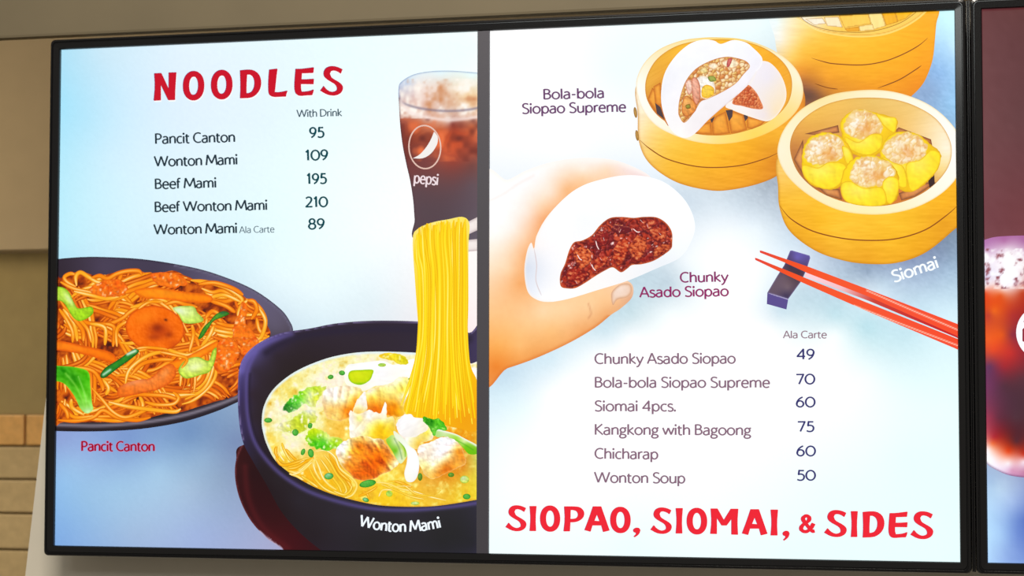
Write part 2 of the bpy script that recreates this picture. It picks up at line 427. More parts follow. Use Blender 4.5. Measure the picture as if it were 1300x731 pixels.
def grid_fill(pg, name, x0, x1, y0, y1, step, fn, label=None):
    nx, ny = int((x1 - x0) / step) + 1, int((y1 - y0) / step) + 1
    X, Y = np.meshgrid(np.linspace(x0, x1, nx), np.linspace(y0, y1, ny)); X, Y = X.ravel(), Y.ravel()
    idx = np.arange(nx * ny).reshape(ny, nx)
    Fc = np.stack([idx[:-1, :-1], idx[1:, :-1], idx[1:, 1:], idx[:-1, 1:]], -1).reshape(-1, 4).tolist()
    return pg.add(name, np.stack([X, Y], -1), Fc, fn(X, Y, None), label=label)

# ------------------------------------------------------------------ room behind and around
def W3(x, y, Y):
    X, Zc = at(x, y, Y); return (float(X), Y, float(Zc) + ZOFF)
def box(name, x0, x1, y0, y1, z0, z1, m, parent=None, bev=0.0):
    import bmesh
    bm = bmesh.new(); bmesh.ops.create_cube(bm, size=1)
    for v in bm.verts: v.co = ((x0 + x1) / 2 + v.co.x * (x1 - x0), (y0 + y1) / 2 + v.co.y * (y1 - y0), (z0 + z1) / 2 + v.co.z * (z1 - z0))
    if bev: bmesh.ops.bevel(bm, geom=bm.edges[:], offset=bev, segments=2, affect='EDGES', profile=0.6)
    me = bpy.data.meshes.new(name); bm.to_mesh(me); bm.free(); me.materials.append(m)
    o = bpy.data.objects.new(name, me); scene.collection.objects.link(o)
    if parent: o.parent = parent
    return o
def prism(name, poly, y0, y1, m, parent=None):
    n = len(poly); V = [(x, y0, z) for x, z in poly] + [(x, y1, z) for x, z in poly]
    Fc = [tuple(range(n)), tuple(range(2 * n - 1, n - 1, -1))] + [(i, i + n, (i + 1) % n + n, (i + 1) % n) for i in range(n)]
    return mesh(name, V, [f[::-1] for f in Fc], m, parent)

plaster_olive = mat('olive_plaster', (0.38, 0.30, 0.14), 0.8, 0.15, 30, 0.12)
plaster_light = mat('cream_plaster', (0.47, 0.38, 0.26), 0.75, 0.1, 25, 0.06)
soffit_paint = mat('soffit_paint', (0.17, 0.135, 0.08), 0.7, 0.1, 12, 0.10)
fascia_paint = mat('cream_board', (0.74, 0.68, 0.58), 0.5, 0.03, 20, 0.05)
tile_lit = mat('lamplit_tile', (0.72, 0.40, 0.13), 0.4, 0.25, 60, 0.25)  # top row only: warm lamp glow painted into the tile colour
tile_b = mat('tan_tile', (0.50, 0.37, 0.19), 0.45, 0.25, 60, 0.2)
grout = mat('grout', (0.30, 0.22, 0.11), 0.9, 0.2, 80, 0.2)

YB = 1.25
def Zat(y, Y, x=25): return W3(x, y, Y)[2]
def Xat(x, Y, y=500): return W3(x, y, Y)[0]
xl, xr = Xat(-260, YB), Xat(1700, YB)
zfloor, zceil = 0.0, 3.4
zt = Zat(525, YB)
wall = box('wall_back', xl - 0.6, xr + 0.6, YB, YB + 0.12, zfloor, zceil, plaster_olive); wall['kind'] = 'structure'
gb = box('grout_bed', xl - 0.6, xr + 0.6, YB - 0.004, YB - 0.0005, zfloor + 0.9, zt, grout, wall)
rows = [525, 566, 608, 651, 697, 741, 785, 829, 873]
rng = random.Random(4)
proto = {}
bw = (Xat(100, YB) - Xat(0, YB)) * 2.4
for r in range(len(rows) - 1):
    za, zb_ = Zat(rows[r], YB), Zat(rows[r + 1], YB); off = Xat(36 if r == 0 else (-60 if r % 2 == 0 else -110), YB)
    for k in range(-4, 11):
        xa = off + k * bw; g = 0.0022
        m_ = [tile_lit, tile_b][r > 0]
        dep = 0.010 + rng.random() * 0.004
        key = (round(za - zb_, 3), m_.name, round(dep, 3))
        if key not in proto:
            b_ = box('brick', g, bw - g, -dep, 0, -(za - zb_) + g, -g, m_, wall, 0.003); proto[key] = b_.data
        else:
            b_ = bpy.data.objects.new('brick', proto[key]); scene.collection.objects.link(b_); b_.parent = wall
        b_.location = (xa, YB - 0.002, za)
up = box('trim_1', xl - 0.6, xr + 0.6, YB - 0.10, YB - 0.002, Zat(316.5, YB - 0.10), zceil, plaster_light); up['kind'] = 'structure'
# soffit that drops from the ceiling just above the displays
ys = 0.05
zs = Zat(21.5, ys, 600)
sof = box('trim_2', xl - 1.0, xr + 0.6, ys, ys + 0.02, zs, zceil, soffit_paint, bev=0.004); sof['kind'] = 'structure'
flo = box('floor', -3.5, 4.5, -4.5, YB + 0.12, -0.1, 0, mat('grey_floor', (0.30, 0.28, 0.25), 0.5, 0.05, 8, 0.2)); flo['kind'] = 'structure'
# cream board the displays hang on: its left edge slants away behind the first display
yf = 0.075
p_ = lambda x, y: (W3(x, y, yf)[0], W3(x, y, yf)[2])
bx0, bz0 = p_(32, 731); bx1, bz1 = p_(59, 500)
sl = (bx1 - bx0) / (bz1 - bz0)
ztop = zs - 0.0035; zbot = bz0 - 0.22
fas = prism('wall_front', [(bx0 + sl * (zbot - bz0), zbot), (xr, zbot), (xr, ztop), (bx0 + sl * (ztop - bz0), ztop)], yf, yf + 0.05, fascia_paint)
fas['kind'] = 'structure'

# ------------------------------------------------------------------ displays
black = mat('black_bezel', (0.006, 0.006, 0.0075), 0.16, 0.0, 40, 0.0, 0.45, 0.0)
dark = mat('black_housing', (0.012, 0.012, 0.013), 0.6)
strip_m = mat('grey_divider', (0.056, 0.052, 0.072), 0.42, 0.0)
def ring(name, x0, x1, z0, z1, prof, m, parent, rad=0.006):
    """frame lofted around a rectangle: prof = (outward offset, depth y)"""
    V = []; Fc = []; n = 4 * 5
    for off, y in prof:
        for cx, cz, a0 in ((x1, z1, 0), (x0, z1, 90), (x0, z0, 180), (x1, z0, 270)):
            rr = rad if off > 0.008 else 0.0002
            sx, sz = (1 if cx == x1 else -1), (1 if cz == z1 else -1)
            for k in range(5):
                a = math.radians(a0 + 90 * k / 4)
                V.append((cx + sx * (off - rr) + rr * math.cos(a), y, cz + sz * (off - rr) + rr * math.sin(a)))
    for i in range(len(prof) - 1):
        for j in range(n):
            a, b = i * n + j, i * n + (j + 1) % n; Fc.append((a, b, b + n, a + n))
    return mesh(name, V, Fc, m, parent)
def display(xc, label):
    root = empty('menu_display', (xc, 0, ZOFF), label, 'screen')
    hw, hh = 0.605, 0.3403
    prof = [(0.0, 0.001), (0.0, -0.0042), (0.0010, -0.0058), (0.0085, -0.0064), (0.0092, -0.0052), (0.0100, -0.0052), (0.0106, -0.0068), (0.0130, -0.0062), (0.0138, -0.0045), (0.0138, 0.030)]
    o = ring('bezel', -hw, hw, -hh, hh, prof, black, root)
    box('back_housing', -hw - 0.008, hw + 0.008, 0.004, 0.052, -hh - 0.008, hh + 0.008, dark, root)
    box('wall_bracket', -0.2, 0.2, 0.0525, 0.0745, -0.12, 0.12, dark, root)
    return root
d1 = display(0.0, 'wide menu screen with noodle page on the left and steamed bun page on the right')
X2 = float(at(1247.5, 100)[0]) + 0.605
X2 = max(X2, 0.605 * 2 + 0.0276 + 0.0012)
d2 = display(X2, 'menu screen cut off by the right edge, showing part of a cola glass')
g0, g1 = 0.605 + 0.0138, X2 - 0.605 - 0.0138
for a_, b_, f_ in ((g0 + .0008, g0 + (g1 - g0) * .45, -0.004), (g0 + (g1 - g0) * .55, g1 - .0008, -0.006)):
    box('gap_filler', a_, b_, f_, 0.05, -0.352, 0.352, black, d1, .0006)  # black fins added so the gap reads dark, standing in for bezel sides
XL, XR, ZB, ZT = -0.605, 0.605, -0.3403, 0.3403
xa, xb = float(at(606.7, 370)[0]), float(at(621.6, 370)[0])
box('divider_strip', xa, xb, -0.0046, 0.001, ZB, ZT, strip_m, d1)

def page(root, x0, x1, name='menu_page'):
    return Page(root, x0, x1, ZB, ZT)
NOISE = lambda x, y, c, k, size=3, s=0: c + (k * (fbm(x, y, size, 3, s) - 0.5) * 2)[:, None]

# ================================================================== LEFT PAGE: noodles
L = page(d1, XL, xa)
def bgL(x, y, d):
    S = [(78, 64, (172, 222, 243)), (130, 64, (200, 230, 245)), (230, 60, (224, 240, 250)), (380, 60, (230, 247, 252)), (500, 60, (236, 253, 255)), (600, 60, (238, 255, 255)),
         (78, 130, (165, 225, 248)), (110, 150, (180, 228, 248)), (78, 220, (182, 232, 248)), (140, 200, (205, 236, 250)), (160, 110, (205, 234, 250)), (230, 150, (220, 238, 252)), (240, 260, (222, 243, 251)), (330, 150, (226, 243, 253)), (420, 130, (232, 250, 254)), (420, 230, (238, 255, 253)),
         (500, 200, (245, 252, 253)), (480, 300, (246, 253, 255)), (470, 380, (226, 240, 245)), (380, 300, (232, 250, 252)), (300, 310, (218, 243, 249)), (78, 305, (186, 234, 248)), (160, 315, (205, 236, 248)), (400, 370, (232, 247, 251)), (350, 350, (228, 246, 251)), (410, 405, (220, 238, 245)),
         (76, 555, (140, 160, 212)), (110, 575, (146, 176, 222)), (90, 590, (150, 188, 228)), (95, 655, (140, 182, 226)), (160, 562, (122, 152, 205)), (240, 550, (112, 145, 190)), (290, 535, (128, 155, 190)), (300, 560, (120, 140, 180)),
         (80, 610, (146, 190, 232)), (110, 630, (150, 190, 226)), (80, 680, (130, 172, 224)), (150, 620, (158, 196, 228)), (200, 600, (162, 198, 228)), (240, 620, (162, 188, 216)), (260, 580, (142, 172, 205)), (170, 680, (158, 184, 218)), (250, 680, (158, 178, 220)), (290, 650, (150, 170, 205)), (310, 690, (160, 172, 210)), (280, 610, (142, 165, 195))]
    c = field(x, y, S, 45)
    return NOISE(x, y, c, 2.5, 2.2, 3)
pgL = grid_fill(L, 'menu_page', 60, 616, 30, 712, 3.0, bgL, 'left page, pale blue, headed NOODLES')
L.ob = pgL
z4 = Z(2.924, 60, 310)
# --- plate of stir-fried noodles
plate = z4([(0, 62), (45, 54), (120, 48), (200, 47), (350, 55), (500, 78), (620, 108), (760, 165), (860, 235), (900, 285), (913, 330), (900, 430), (800, 540), (708, 585), (620, 623), (500, 660), (350, 685), (200, 694), (60, 694), (-20, 690), (-100, 684), (-160, 400), (-100, 62)])
rimlow = z4([(0, 668), (100, 672), (200, 673), (350, 662), (500, 636), (620, 600), (708, 565), (800, 510)])
def f_plate(x, y, d):
    c = field(x, y, [(80, 340, (50, 40, 52)), (130, 338, (72, 62, 84)), (200, 345, (66, 58, 78)), (270, 362, (92, 84, 112)), (320, 390, (98, 90, 118)), (350, 415, (92, 84, 104)), (345, 440, (60, 50, 58)), (90, 545, (34, 26, 30)), (200, 545, (36, 28, 34)), (290, 515, (40, 32, 42))], 30)
    c = mix(c, (110, 105, 130), 0.9 * np.exp(-((d - 1.8) / 1.5) ** 2) * (y < 430) * (x > 220))
    c = mix(c, (40, 36, 52), 0.7 * np.exp(-(d / 1.3) ** 2) * (y < 430))
    c = mix(c, (128, 120, 134), 0.95 * line(x, y, rimlow, 2.4) * (y > 440))
    return c
L.fill('pictured_plate', plate, f_plate, 2.2, 'dark grey oval plate in the picture')
mass = z4([(0, 140), (50, 125), (95, 106), (130, 102), (190, 118), (250, 105), (330, 98), (400, 112), (470, 98), (540, 130), (640, 145), (700, 170), (745, 205), (790, 235), (812, 290), (828, 340), (780, 400), (722, 440), (712, 550), (620, 585), (560, 603), (500, 622), (440, 628), (330, 655), (200, 660), (60, 660), (0, 655)])
def f_mass(x, y, d):
    n = fbm(x, y, 7, 3, 5)
    c = mix(np.tile([150., 50, 10], (len(x), 1)), (220, 104, 16), (n - 0.42) * 4)
    return mix(c, (66, 24, 20), (0.40 - n) * 6)
L.fill('pictured_noodle_bed', mass, f_mass, 2.0)
R = random.Random(11)
poly_mass = curve(mass, True)
def inpoly(px, py): return bool(inside(np.array([px]), np.array([py]), poly_mass)[0])
PAL = [((186, 74, 6), (248, 134, 10), (255, 188, 70)), ((196, 84, 8), (253, 152, 16), (255, 216, 130)), ((136, 44, 6), (220, 92, 8), (248, 150, 44)), ((160, 56, 6), (238, 112, 10), (254, 174, 60)), ((206, 104, 10), (255, 172, 32), (255, 232, 160))]
def dirn(x, y):
    """grain of the noodle heap"""
    return 0.35 * math.sin(x / 38.0) + 0.7 * math.sin(y / 26.0 + x / 60.0) + (1.3 if x < 125 and 385 < y < 450 else 0) + (0.9 if x > 300 else 0)
items = []
def grow(n, wlo, whi, dark_):
    for _ in range(n):
        x, y = R.uniform(70, 350), R.uniform(342, 536)
        if not inpoly(x, y): continue
        a = dirn(x, y) + R.gauss(0, 0.45); k = R.gauss(0, 0.06); mid = []
        for s_ in range(R.randint(11, 24)):
            mid.append((x, y, a)); x += 5 * math.cos(a); y += 5 * math.sin(a) * 0.8; a += k * 2.2 + R.gauss(0, 0.04)
        m = R.randint(2, 5); wd = R.uniform(wlo, whi)
        for j_ in range(m):
            o = (j_ - m / 2) * wd * .86; pts = []; ph = R.uniform(0, 6); sh_ = R.randint(0, 2)
            for q, (px, py, pa) in enumerate(mid[sh_:len(mid) - R.randint(0, 2)]):
                o2 = o + .5 * math.sin(ph + q * .8); X_, Y_ = px - o2 * math.sin(pa), py + o2 * math.cos(pa)
                if not inpoly(X_, Y_): break
                pts.append((X_, Y_))
            if len(pts) < 4: continue
            items.append((pts, wd * R.uniform(.9, 1.1), R.choice(PAL[2:4] if dark_ else PAL)))
grow(52, 4.0, 4.8, True)
grow(66, 4.8, 6.0, False)
# strands that can be followed in the picture
z6 = Z(5.847, 60, 315); z7 = Z(5.624, 60, 430); z8 = Z(5.847, 210, 330)
key = z6([(215, 285), (150, 250), (130, 215), (170, 190), (210, 195)]), z6([(220, 280), (215, 210), (250, 180), (310, 215), (370, 250), (450, 260)]), z6([(330, 220), (390, 205), (450, 225), (520, 190), (600, 170), (680, 170), (705, 200)]), z6([(100, 250), (200, 300), (330, 330), (480, 380), (600, 350)]), \
    z6([(200, 320), (330, 350), (450, 375), (560, 350)]), z6([(100, 390), (150, 460), (220, 520), (330, 560), (460, 560), (560, 520), (620, 470), (740, 400), (850, 390)]), z6([(90, 450), (140, 520), (190, 620), (190, 700)]), z6([(120, 450), (200, 560), (225, 690)]), z6([(160, 480), (260, 600), (270, 690)]), z6([(230, 520), (300, 600), (330, 700)]), \
    z6([(320, 560), (430, 590), (430, 720)]), z6([(430, 560), (500, 590), (490, 731)]), z6([(600, 540), (520, 600), (520, 731)]), z6([(620, 440), (740, 410), (800, 370), (900, 400)]), \
    z7([(80, 580), (200, 585), (330, 560), (400, 510), (500, 560), (640, 580), (740, 560)]), z7([(130, 430), (130, 500), (200, 560), (330, 550)]), z7([(175, 430), (180, 490), (260, 540)]), z7([(90, 460), (140, 520), (150, 570)]), z7([(320, 350), (400, 440), (470, 520), (560, 560), (680, 520), (740, 490), (770, 540)]), \
    z7([(440, 450), (560, 480), (700, 500), (900, 520), (956, 500)]), z7([(540, 440), (620, 400), (740, 400), (860, 410), (940, 440)]), z7([(900, 380), (940, 420), (900, 465), (780, 470), (700, 450)]), z7([(560, 320), (590, 220), (700, 130), (830, 90), (956, 100)]), z7([(600, 260), (680, 180), (800, 150), (900, 150)]), z7([(500, 380), (430, 330), (460, 300)]), \
    z7([(400, 290), (440, 350), (420, 400)]), z7([(200, 200), (330, 230), (390, 320), (400, 370)]), z7([(640, 90), (740, 70), (880, 80), (956, 110)]), \
    z8([(190, 150), (280, 160), (380, 180), (480, 220), (570, 290), (540, 330)]), z8([(250, 180), (370, 170), (500, 210), (580, 260)]), z8([(270, 210), (350, 240), (430, 230), (540, 300)]), z8([(330, 280), (440, 260), (560, 310)]), z8([(330, 300), (450, 340), (520, 390)]), z8([(600, 290), (680, 330), (740, 420), (745, 520)]), z8([(610, 300), (560, 350), (540, 420)]), z8([(640, 440), (680, 370), (660, 310), (610, 300)]), z8([(680, 430), (700, 520), (760, 570)]), z8([(700, 360), (745, 450), (720, 560), (690, 590)]), \
    z8([(300, 430), (350, 380), (400, 400)]), z8([(250, 540), (300, 480), (310, 430)]), z8([(360, 490), (330, 560), (270, 640)]), z8([(150, 550), (220, 570), (250, 640)]), z8([(200, 480), (210, 560), (180, 680)]), z8([(0, 650), (90, 690), (200, 700), (330, 620), (380, 600)]), z8([(0, 330), (80, 310), (150, 330), (240, 350)])
for q, k_ in enumerate(key): items.append((k_, 5.2 + (q % 3) * 0.4, PAL[(1, 4, 0)[q % 3]]))
L.strands('pictured_fried_noodles', items, 'glossy orange stir-fried noodles in the picture')
ROUGH = {'chicken': 1.6, 'lettuce': 2.4, 'greens': 1.6, 'dumpling': 1.0, 'meat': 1.6, 'filling': 1.2, 'herbs': 1.2, 'shrimp': .6}
def veg(pg, name, pts, cfn, step=1.4, label=None, sharp=False):
    return pg.fill(name, pts, cfn, step, label, sharp, next((v for k, v in ROUGH.items() if k in name), 0))
def warm(c):
    b = c[:, 2] / 255; c = c.copy(); c[:, 1] += 70 * b * (1 - b) * (c[:, 1] < 235); return c
def shaded(base, rim, hi, k=18, size=6, s=1, rimw=2.2, ops=()):
    def f(x, y, d):
        c = np.tile(np.array(base, float), (len(x), 1)); cx, cy = x.mean(), y.mean()
        c = mix(c, hi, 0.55 * spot(x, y, cx - (np.ptp(x)) * .12, cy - np.ptp(y) * .18, np.ptp(x) * .33 + 1, np.ptp(y) * .33 + 1))
        c = mix(c, rim, 0.85 * np.exp(-(d / rimw) ** 2))
        c = c * (1 + relief(x, y, size, k, 3, s)[:, None] / 170)
        return paint(x, y, c, ops)
    return f
ORG = (236, 108, 12)
veg(L, 'pictured_carrot_strip', z4([(325, 172), (400, 160), (500, 175), (600, 188), (612, 212), (560, 218), (440, 205), (360, 200)]), shaded((250, 132, 6), (226, 94, 8), (255, 150, 30), 10, 8))
veg(L, 'pictured_carrot_strip', z4([(0, 355), (60, 360), (130, 375), (230, 398), (258, 425), (240, 440), (150, 412), (50, 395), (0, 392)]), shaded((248, 118, 8), (214, 80, 8), (255, 140, 30), 10, 8))
veg(L, 'pictured_chicken_piece', z4([(385, 112), (430, 104), (480, 108), (515, 130), (520, 150), (470, 160), (410, 150)]), (lambda x, y, d: mix(mix(mix(np.tile([246., 118, 20], (len(x), 1)), (228, 84, 10), (fbm(x, y, 5, 3, 3) - .5) * 4), (255, 206, 150), (fbm(x, y, 3.2, 2, 3 + 9) - .64) * 5) * (1 + relief(x, y, 4.5, 26, 3, 3)[:, None] / 150), (206, 80, 10), .5 * np.exp(-(d / 1.2) ** 2))))
veg(L, 'pictured_chicken_piece', z4([(160, 160), (215, 135), (270, 130), (300, 165), (280, 190), (220, 195), (170, 185)]), (lambda x, y, d: mix(mix(mix(np.tile([246., 118, 20], (len(x), 1)), (228, 84, 10), (fbm(x, y, 5, 3, 4) - .5) * 4), (255, 206, 150), (fbm(x, y, 3.2, 2, 4 + 9) - .64) * 5) * (1 + relief(x, y, 4.5, 26, 3, 4)[:, None] / 150), (206, 80, 10), .5 * np.exp(-(d / 1.2) ** 2))))
disc = ellipse(*z4([(401, 312)])[0], 37.5, 28.5, 8)
def f_disc(x, y, d):
    c = np.tile([248., 110, 8], (len(x), 1))
    c = NOISE(x, y, c, 12, 6, 2) + relief(x, y, 3, 9, 2, 4)[:, None]
    c = paint(x, y, c, [('s', 203, 420, 15, 11, 0, (178, 52, 8), .75), ('s', 200, 416, 7, 5, 0, (120, 30, 10), .6), ('s', 215, 425, 5, 4, 0, (130, 34, 12), .5), ('s', 184, 402, 16, 8, -20, (250, 130, 20), .7), ('s', 211, 406, 2.2, 1.5, 20, (70, 20, 20), .9), ('s', 196, 428, 8, 4, 0, (160, 48, 10), .6), ('s', 222, 437, 8, 6, 0, (196, 66, 8), .6)])
    return mix(c, (196, 66, 8), .8 * np.exp(-(d / 1.6) ** 2))
veg(L, 'pictured_carrot_slice', disc, f_disc, 1.2, 'round orange carrot slice in the picture')
veg(L, 'pictured_carrot_strip', z4([(455, 440), (500, 425), (600, 375), (632, 360), (640, 378), (600, 405), (520, 448), (470, 468)]), shaded((252, 136, 8), (224, 94, 6), (255, 160, 40), 10, 8))
veg(L, 'pictured_shrimp', z4([(262, 545), (275, 525), (330, 505), (385, 495), (430, 455), (465, 445), (480, 475), (462, 510), (410, 540), (340, 555), (275, 568)]), shaded((240, 112, 24), (210, 80, 14), (250, 160, 100), 20, 5, 3, 2.0, [('s', 171, 484, 16, 4, -18, (248, 166, 120), .55), ('s', 210, 474, 8, 4, -50, (250, 170, 100), .5)]), 1.3, 'curled pink shrimp in the picture')
veg(L, 'pictured_chicken_piece', z4([(640, 360), (670, 345), (700, 360), (715, 400), (700, 440), (665, 475), (632, 470), (618, 440), (630, 400)]), (lambda x, y, d: mix(mix(mix(np.tile([246., 118, 20], (len(x), 1)), (228, 84, 10), (fbm(x, y, 5, 3, 5) - .5) * 4), (255, 206, 150), (fbm(x, y, 3.2, 2, 5 + 9) - .64) * 5) * (1 + relief(x, y, 4.5, 26, 3, 5)[:, None] / 150), (206, 80, 10), .5 * np.exp(-(d / 1.2) ** 2))))
veg(L, 'pictured_chicken_piece', z4([(725, 215), (745, 240), (738, 290), (770, 330), (785, 370), (750, 410), (722, 408), (715, 370), (690, 345), (692, 300), (712, 260)]), (lambda x, y, d: mix(mix(mix(np.tile([246., 118, 20], (len(x), 1)), (228, 84, 10), (fbm(x, y, 5, 3, 6) - .5) * 4), (255, 206, 150), (fbm(x, y, 3.2, 2, 6 + 9) - .64) * 5) * (1 + relief(x, y, 4.5, 26, 3, 6)[:, None] / 150), (206, 80, 10), .5 * np.exp(-(d / 1.2) ** 2))))
veg(L, 'pictured_cabbage_leaf', z4([(0, 165), (50, 158), (80, 175), (100, 215), (118, 238), (165, 232), (172, 255), (150, 275), (120, 285), (95, 268), (60, 215), (20, 205)]), shaded((160, 214, 30), (110, 165, 20), (214, 240, 110), 22, 5, 4, 1.6, [('s', 88, 380, 3, 10, -35, (224, 236, 190), .7)]), 1.3, 'yellow green cabbage leaf in the picture')
veg(L, 'pictured_cabbage_leaf', z4([(470, 235), (540, 230), (560, 255), (582, 280), (560, 292), (510, 292), (490, 262)]), shaded((196, 226, 90), (150, 190, 60), (240, 250, 200), 20, 6, 4, 1.4, [('s', 228, 394, 8, 4, 20, (232, 246, 214), .8)]), 1.2, 'pale green cabbage piece in the picture')
veg(L, 'pictured_spring_onion', z4([(198, 488), (215, 460), (262, 430), (325, 388), (342, 398), (320, 420), (262, 462), (215, 496)]), shaded((34, 122, 34), (14, 66, 22), (60, 160, 40), 14, 6, 4, 1.3, [('l', z4([(210, 484), (235, 466)]), 1.6, (200, 240, 220), .8), ('l', z4([(300, 408), (328, 396)]), 2.0, (226, 244, 220), .9)]), 1.0, 'dark green spring onion stem in the picture')
veg(L, 'pictured_spring_onion', z4([(562, 350), (580, 310), (605, 285), (625, 262), (655, 248), (678, 258), (650, 272), (620, 285), (600, 312), (578, 345)]), shaded((60, 140, 34), (30, 80, 20), (130, 190, 60), 22, 5, 4, 1.2, [('s', 283, 397, 4, 2.5, 0, (40, 90, 70), .7)]), 1.0, 'thin green spring onion curl in the picture')
def f_leaf(x, y, d):
    c = field(x, y, [(80, 470, (40, 150, 12)), (95, 480, (36, 140, 8)), (100, 468, (96, 200, 20)), (112, 480, (70, 190, 12)), (104, 498, (90, 200, 30)), (110, 515, (130, 215, 70)), (112, 524, (214, 246, 196)), (98, 490, (60, 170, 10)), (80, 485, (80, 186, 20))], 9)
    c = c + relief(x, y, 7, 16, 2, 8)[:, None]
    c = paint(x, y, c, [('l', [(84, 474), (98, 492), (108, 516)], 1.2, (150, 226, 90), .6), ('l', [(100, 478), (108, 500), (111, 518)], 0.9, (180, 240, 130), .5)])
    return mix(c, (150, 220, 60), .5 * np.exp(-(d / 1.2) ** 2))
veg(L, 'pictured_leaf', z4([(0, 455), (60, 452), (115, 458), (155, 475), (162, 530), (168, 590), (172, 612), (150, 628), (125, 610), (100, 560), (60, 515), (0, 500)]), f_leaf, 1.2, 'large bright green leaf in the picture')
veg(L, 'pictured_cabbage_leaf', z4([(488, 468), (515, 430), (560, 418), (600, 432), (615, 395), (630, 385), (625, 430), (605, 472), (570, 485), (515, 498)]), shaded((196, 222, 70), (120, 160, 30), (236, 246, 170), 24, 5, 4, 1.5, [('s', 248, 466, 11, 5, -15, (240, 248, 190), .8), ('s', 266, 450, 3, 8, 15, (120, 175, 30), .7)]), 1.2, 'folded pale cabbage piece in the picture')
# few strands over the toppings
over = [z7([(640, 70), (720, 62), (860, 75)]), z4([(340, 240), (380, 215), (430, 215)]), z4([(420, 400), (470, 410), (520, 425), (500, 460)])]
for p in over: L.strands('pictured_noodle_strand', [(p, 4.2, PAL[1])])

# --- saucer, bowl of soup
z5 = Z(2.215, 280, 380)
saucer = z5([(62, 410), (45, 450), (42, 500), (55, 560), (85, 620), (130, 670), (178, 704), (230, 760), (420, 760), (420, 560), (200, 400)])
def f_sau(x, y, d):
    c = field(x, y, [(300, 590, (70, 22, 26)), (304, 620, (66, 18, 24)), (320, 660, (70, 18, 26)), (310, 640, (62, 16, 22)), (350, 660, (66, 18, 24)), (345, 690, (92, 20, 28)), (380, 680, (74, 16, 26)), (420, 680, (56, 22, 28)), (320, 600, (50, 18, 24))], 20) * .8
    edge = z5([(62, 410), (46, 450), (43, 500), (56, 560), (86, 620), (131, 670), (178, 704)])
    c = mix(c, (140, 66, 70), .6 * line(x, y, edge, 1.1))
    c = mix(c, (214, 204, 232), .95 * line(x, y, z5([(110, 652), (142, 678), (172, 700)]), 1.1))
    return mix(c, (100, 28, 32), .4 * line(x, y, z5([(70, 470), (80, 560), (120, 640), (190, 700)]), 4))
L.fill('pictured_saucer', saucer, f_sau, 2.0, 'maroon saucer under the bowl in the picture')
bowl = z5([(760, 100), (700, 94), (640, 72), (553, 62), (430, 60), (330, 67), (250, 82), (170, 95), (110, 122), (72, 155), (54, 195), (50, 260), (52, 330), (64, 400), (95, 460), (130, 520), (175, 600), (240, 670), (330, 735), (420, 770), (760, 770)])
def f_bowl(x, y, d):
    c = field(x, y, [(309, 470, (84, 74, 140)), (314, 445, (96, 88, 160)), (335, 432, (76, 66, 124)), (350, 420, (66, 54, 104)), (322, 470, (52, 42, 62)), (318, 500, (48, 36, 50)), (320, 530, (46, 36, 48)), (370, 424, (48, 38, 54)), (430, 412, (46, 36, 50)), (500, 410, (44, 34, 48)), (590, 420, (48, 38, 60)), (604, 432, (60, 50, 84)), (305, 500, (60, 50, 104)), (306, 540, (56, 46, 92)), (316, 575, (44, 36, 58)), (340, 500, (44, 34, 42)), (345, 470, (46, 36, 46)), (400, 428, (44, 34, 46)), (350, 450, (46, 36, 48)), (330, 560, (40, 30, 42)),
                     (330, 600, (36, 26, 32)), (350, 610, (38, 30, 36)), (380, 635, (40, 34, 42)), (430, 655, (42, 37, 46)), (340, 620, (34, 22, 28)), (360, 650, (34, 24, 28)), (400, 680, (36, 28, 34)), (600, 650, (42, 40, 50)), (500, 670, (38, 35, 40)), (560, 690, (35, 34, 38)), (600, 690, (36, 35, 42)), (460, 660, (42, 38, 46)), (520, 655, (44, 40, 50)), (470, 695, (35, 33, 37))], 16)
    inner = z5([(100, 150), (78, 200), (74, 260), (78, 330), (95, 395), (130, 450), (180, 498), (250, 540), (340, 570), (430, 588), (520, 592), (620, 586), (722, 572), (760, 560)])
    c = mix(c, (92, 80, 146), .75 * line(x, y, inner, 2.6))
    c = mix(c, (30, 22, 34), .6 * line(x, y, z5([(84, 210), (82, 260), (86, 330), (104, 395), (140, 446), (190, 494)]), 1.6))
    c = mix(c, (140, 126, 176), .75 * np.exp(-((d - 1.0) / 1.0) ** 2) * (y < 560))
    c = mix(c, (112, 100, 178), .6 * line(x, y, z5([(60, 200), (80, 160), (130, 122), (200, 100)]), 4.5))
    c = mix(c, (40, 32, 52), .85 * line(x, y, z5([(130, 150), (200, 112), (300, 92), (430, 84), (553, 86), (700, 112)]), 5))
    return c
L.fill('pictured_bowl', bowl, f_bowl, 1.9, 'dark purple soup bowl in the picture')
soup_o = z5([(760, 200), (700, 180), (640, 160), (553, 150), (420, 147), (330, 158), (260, 180), (200, 210), (150, 252), (124, 297), (117, 340), (120, 370), (132, 410), (160, 458), (220, 503), (300, 542), (400, 570), (480, 581), (600, 581), (722, 563), (760, 556)])
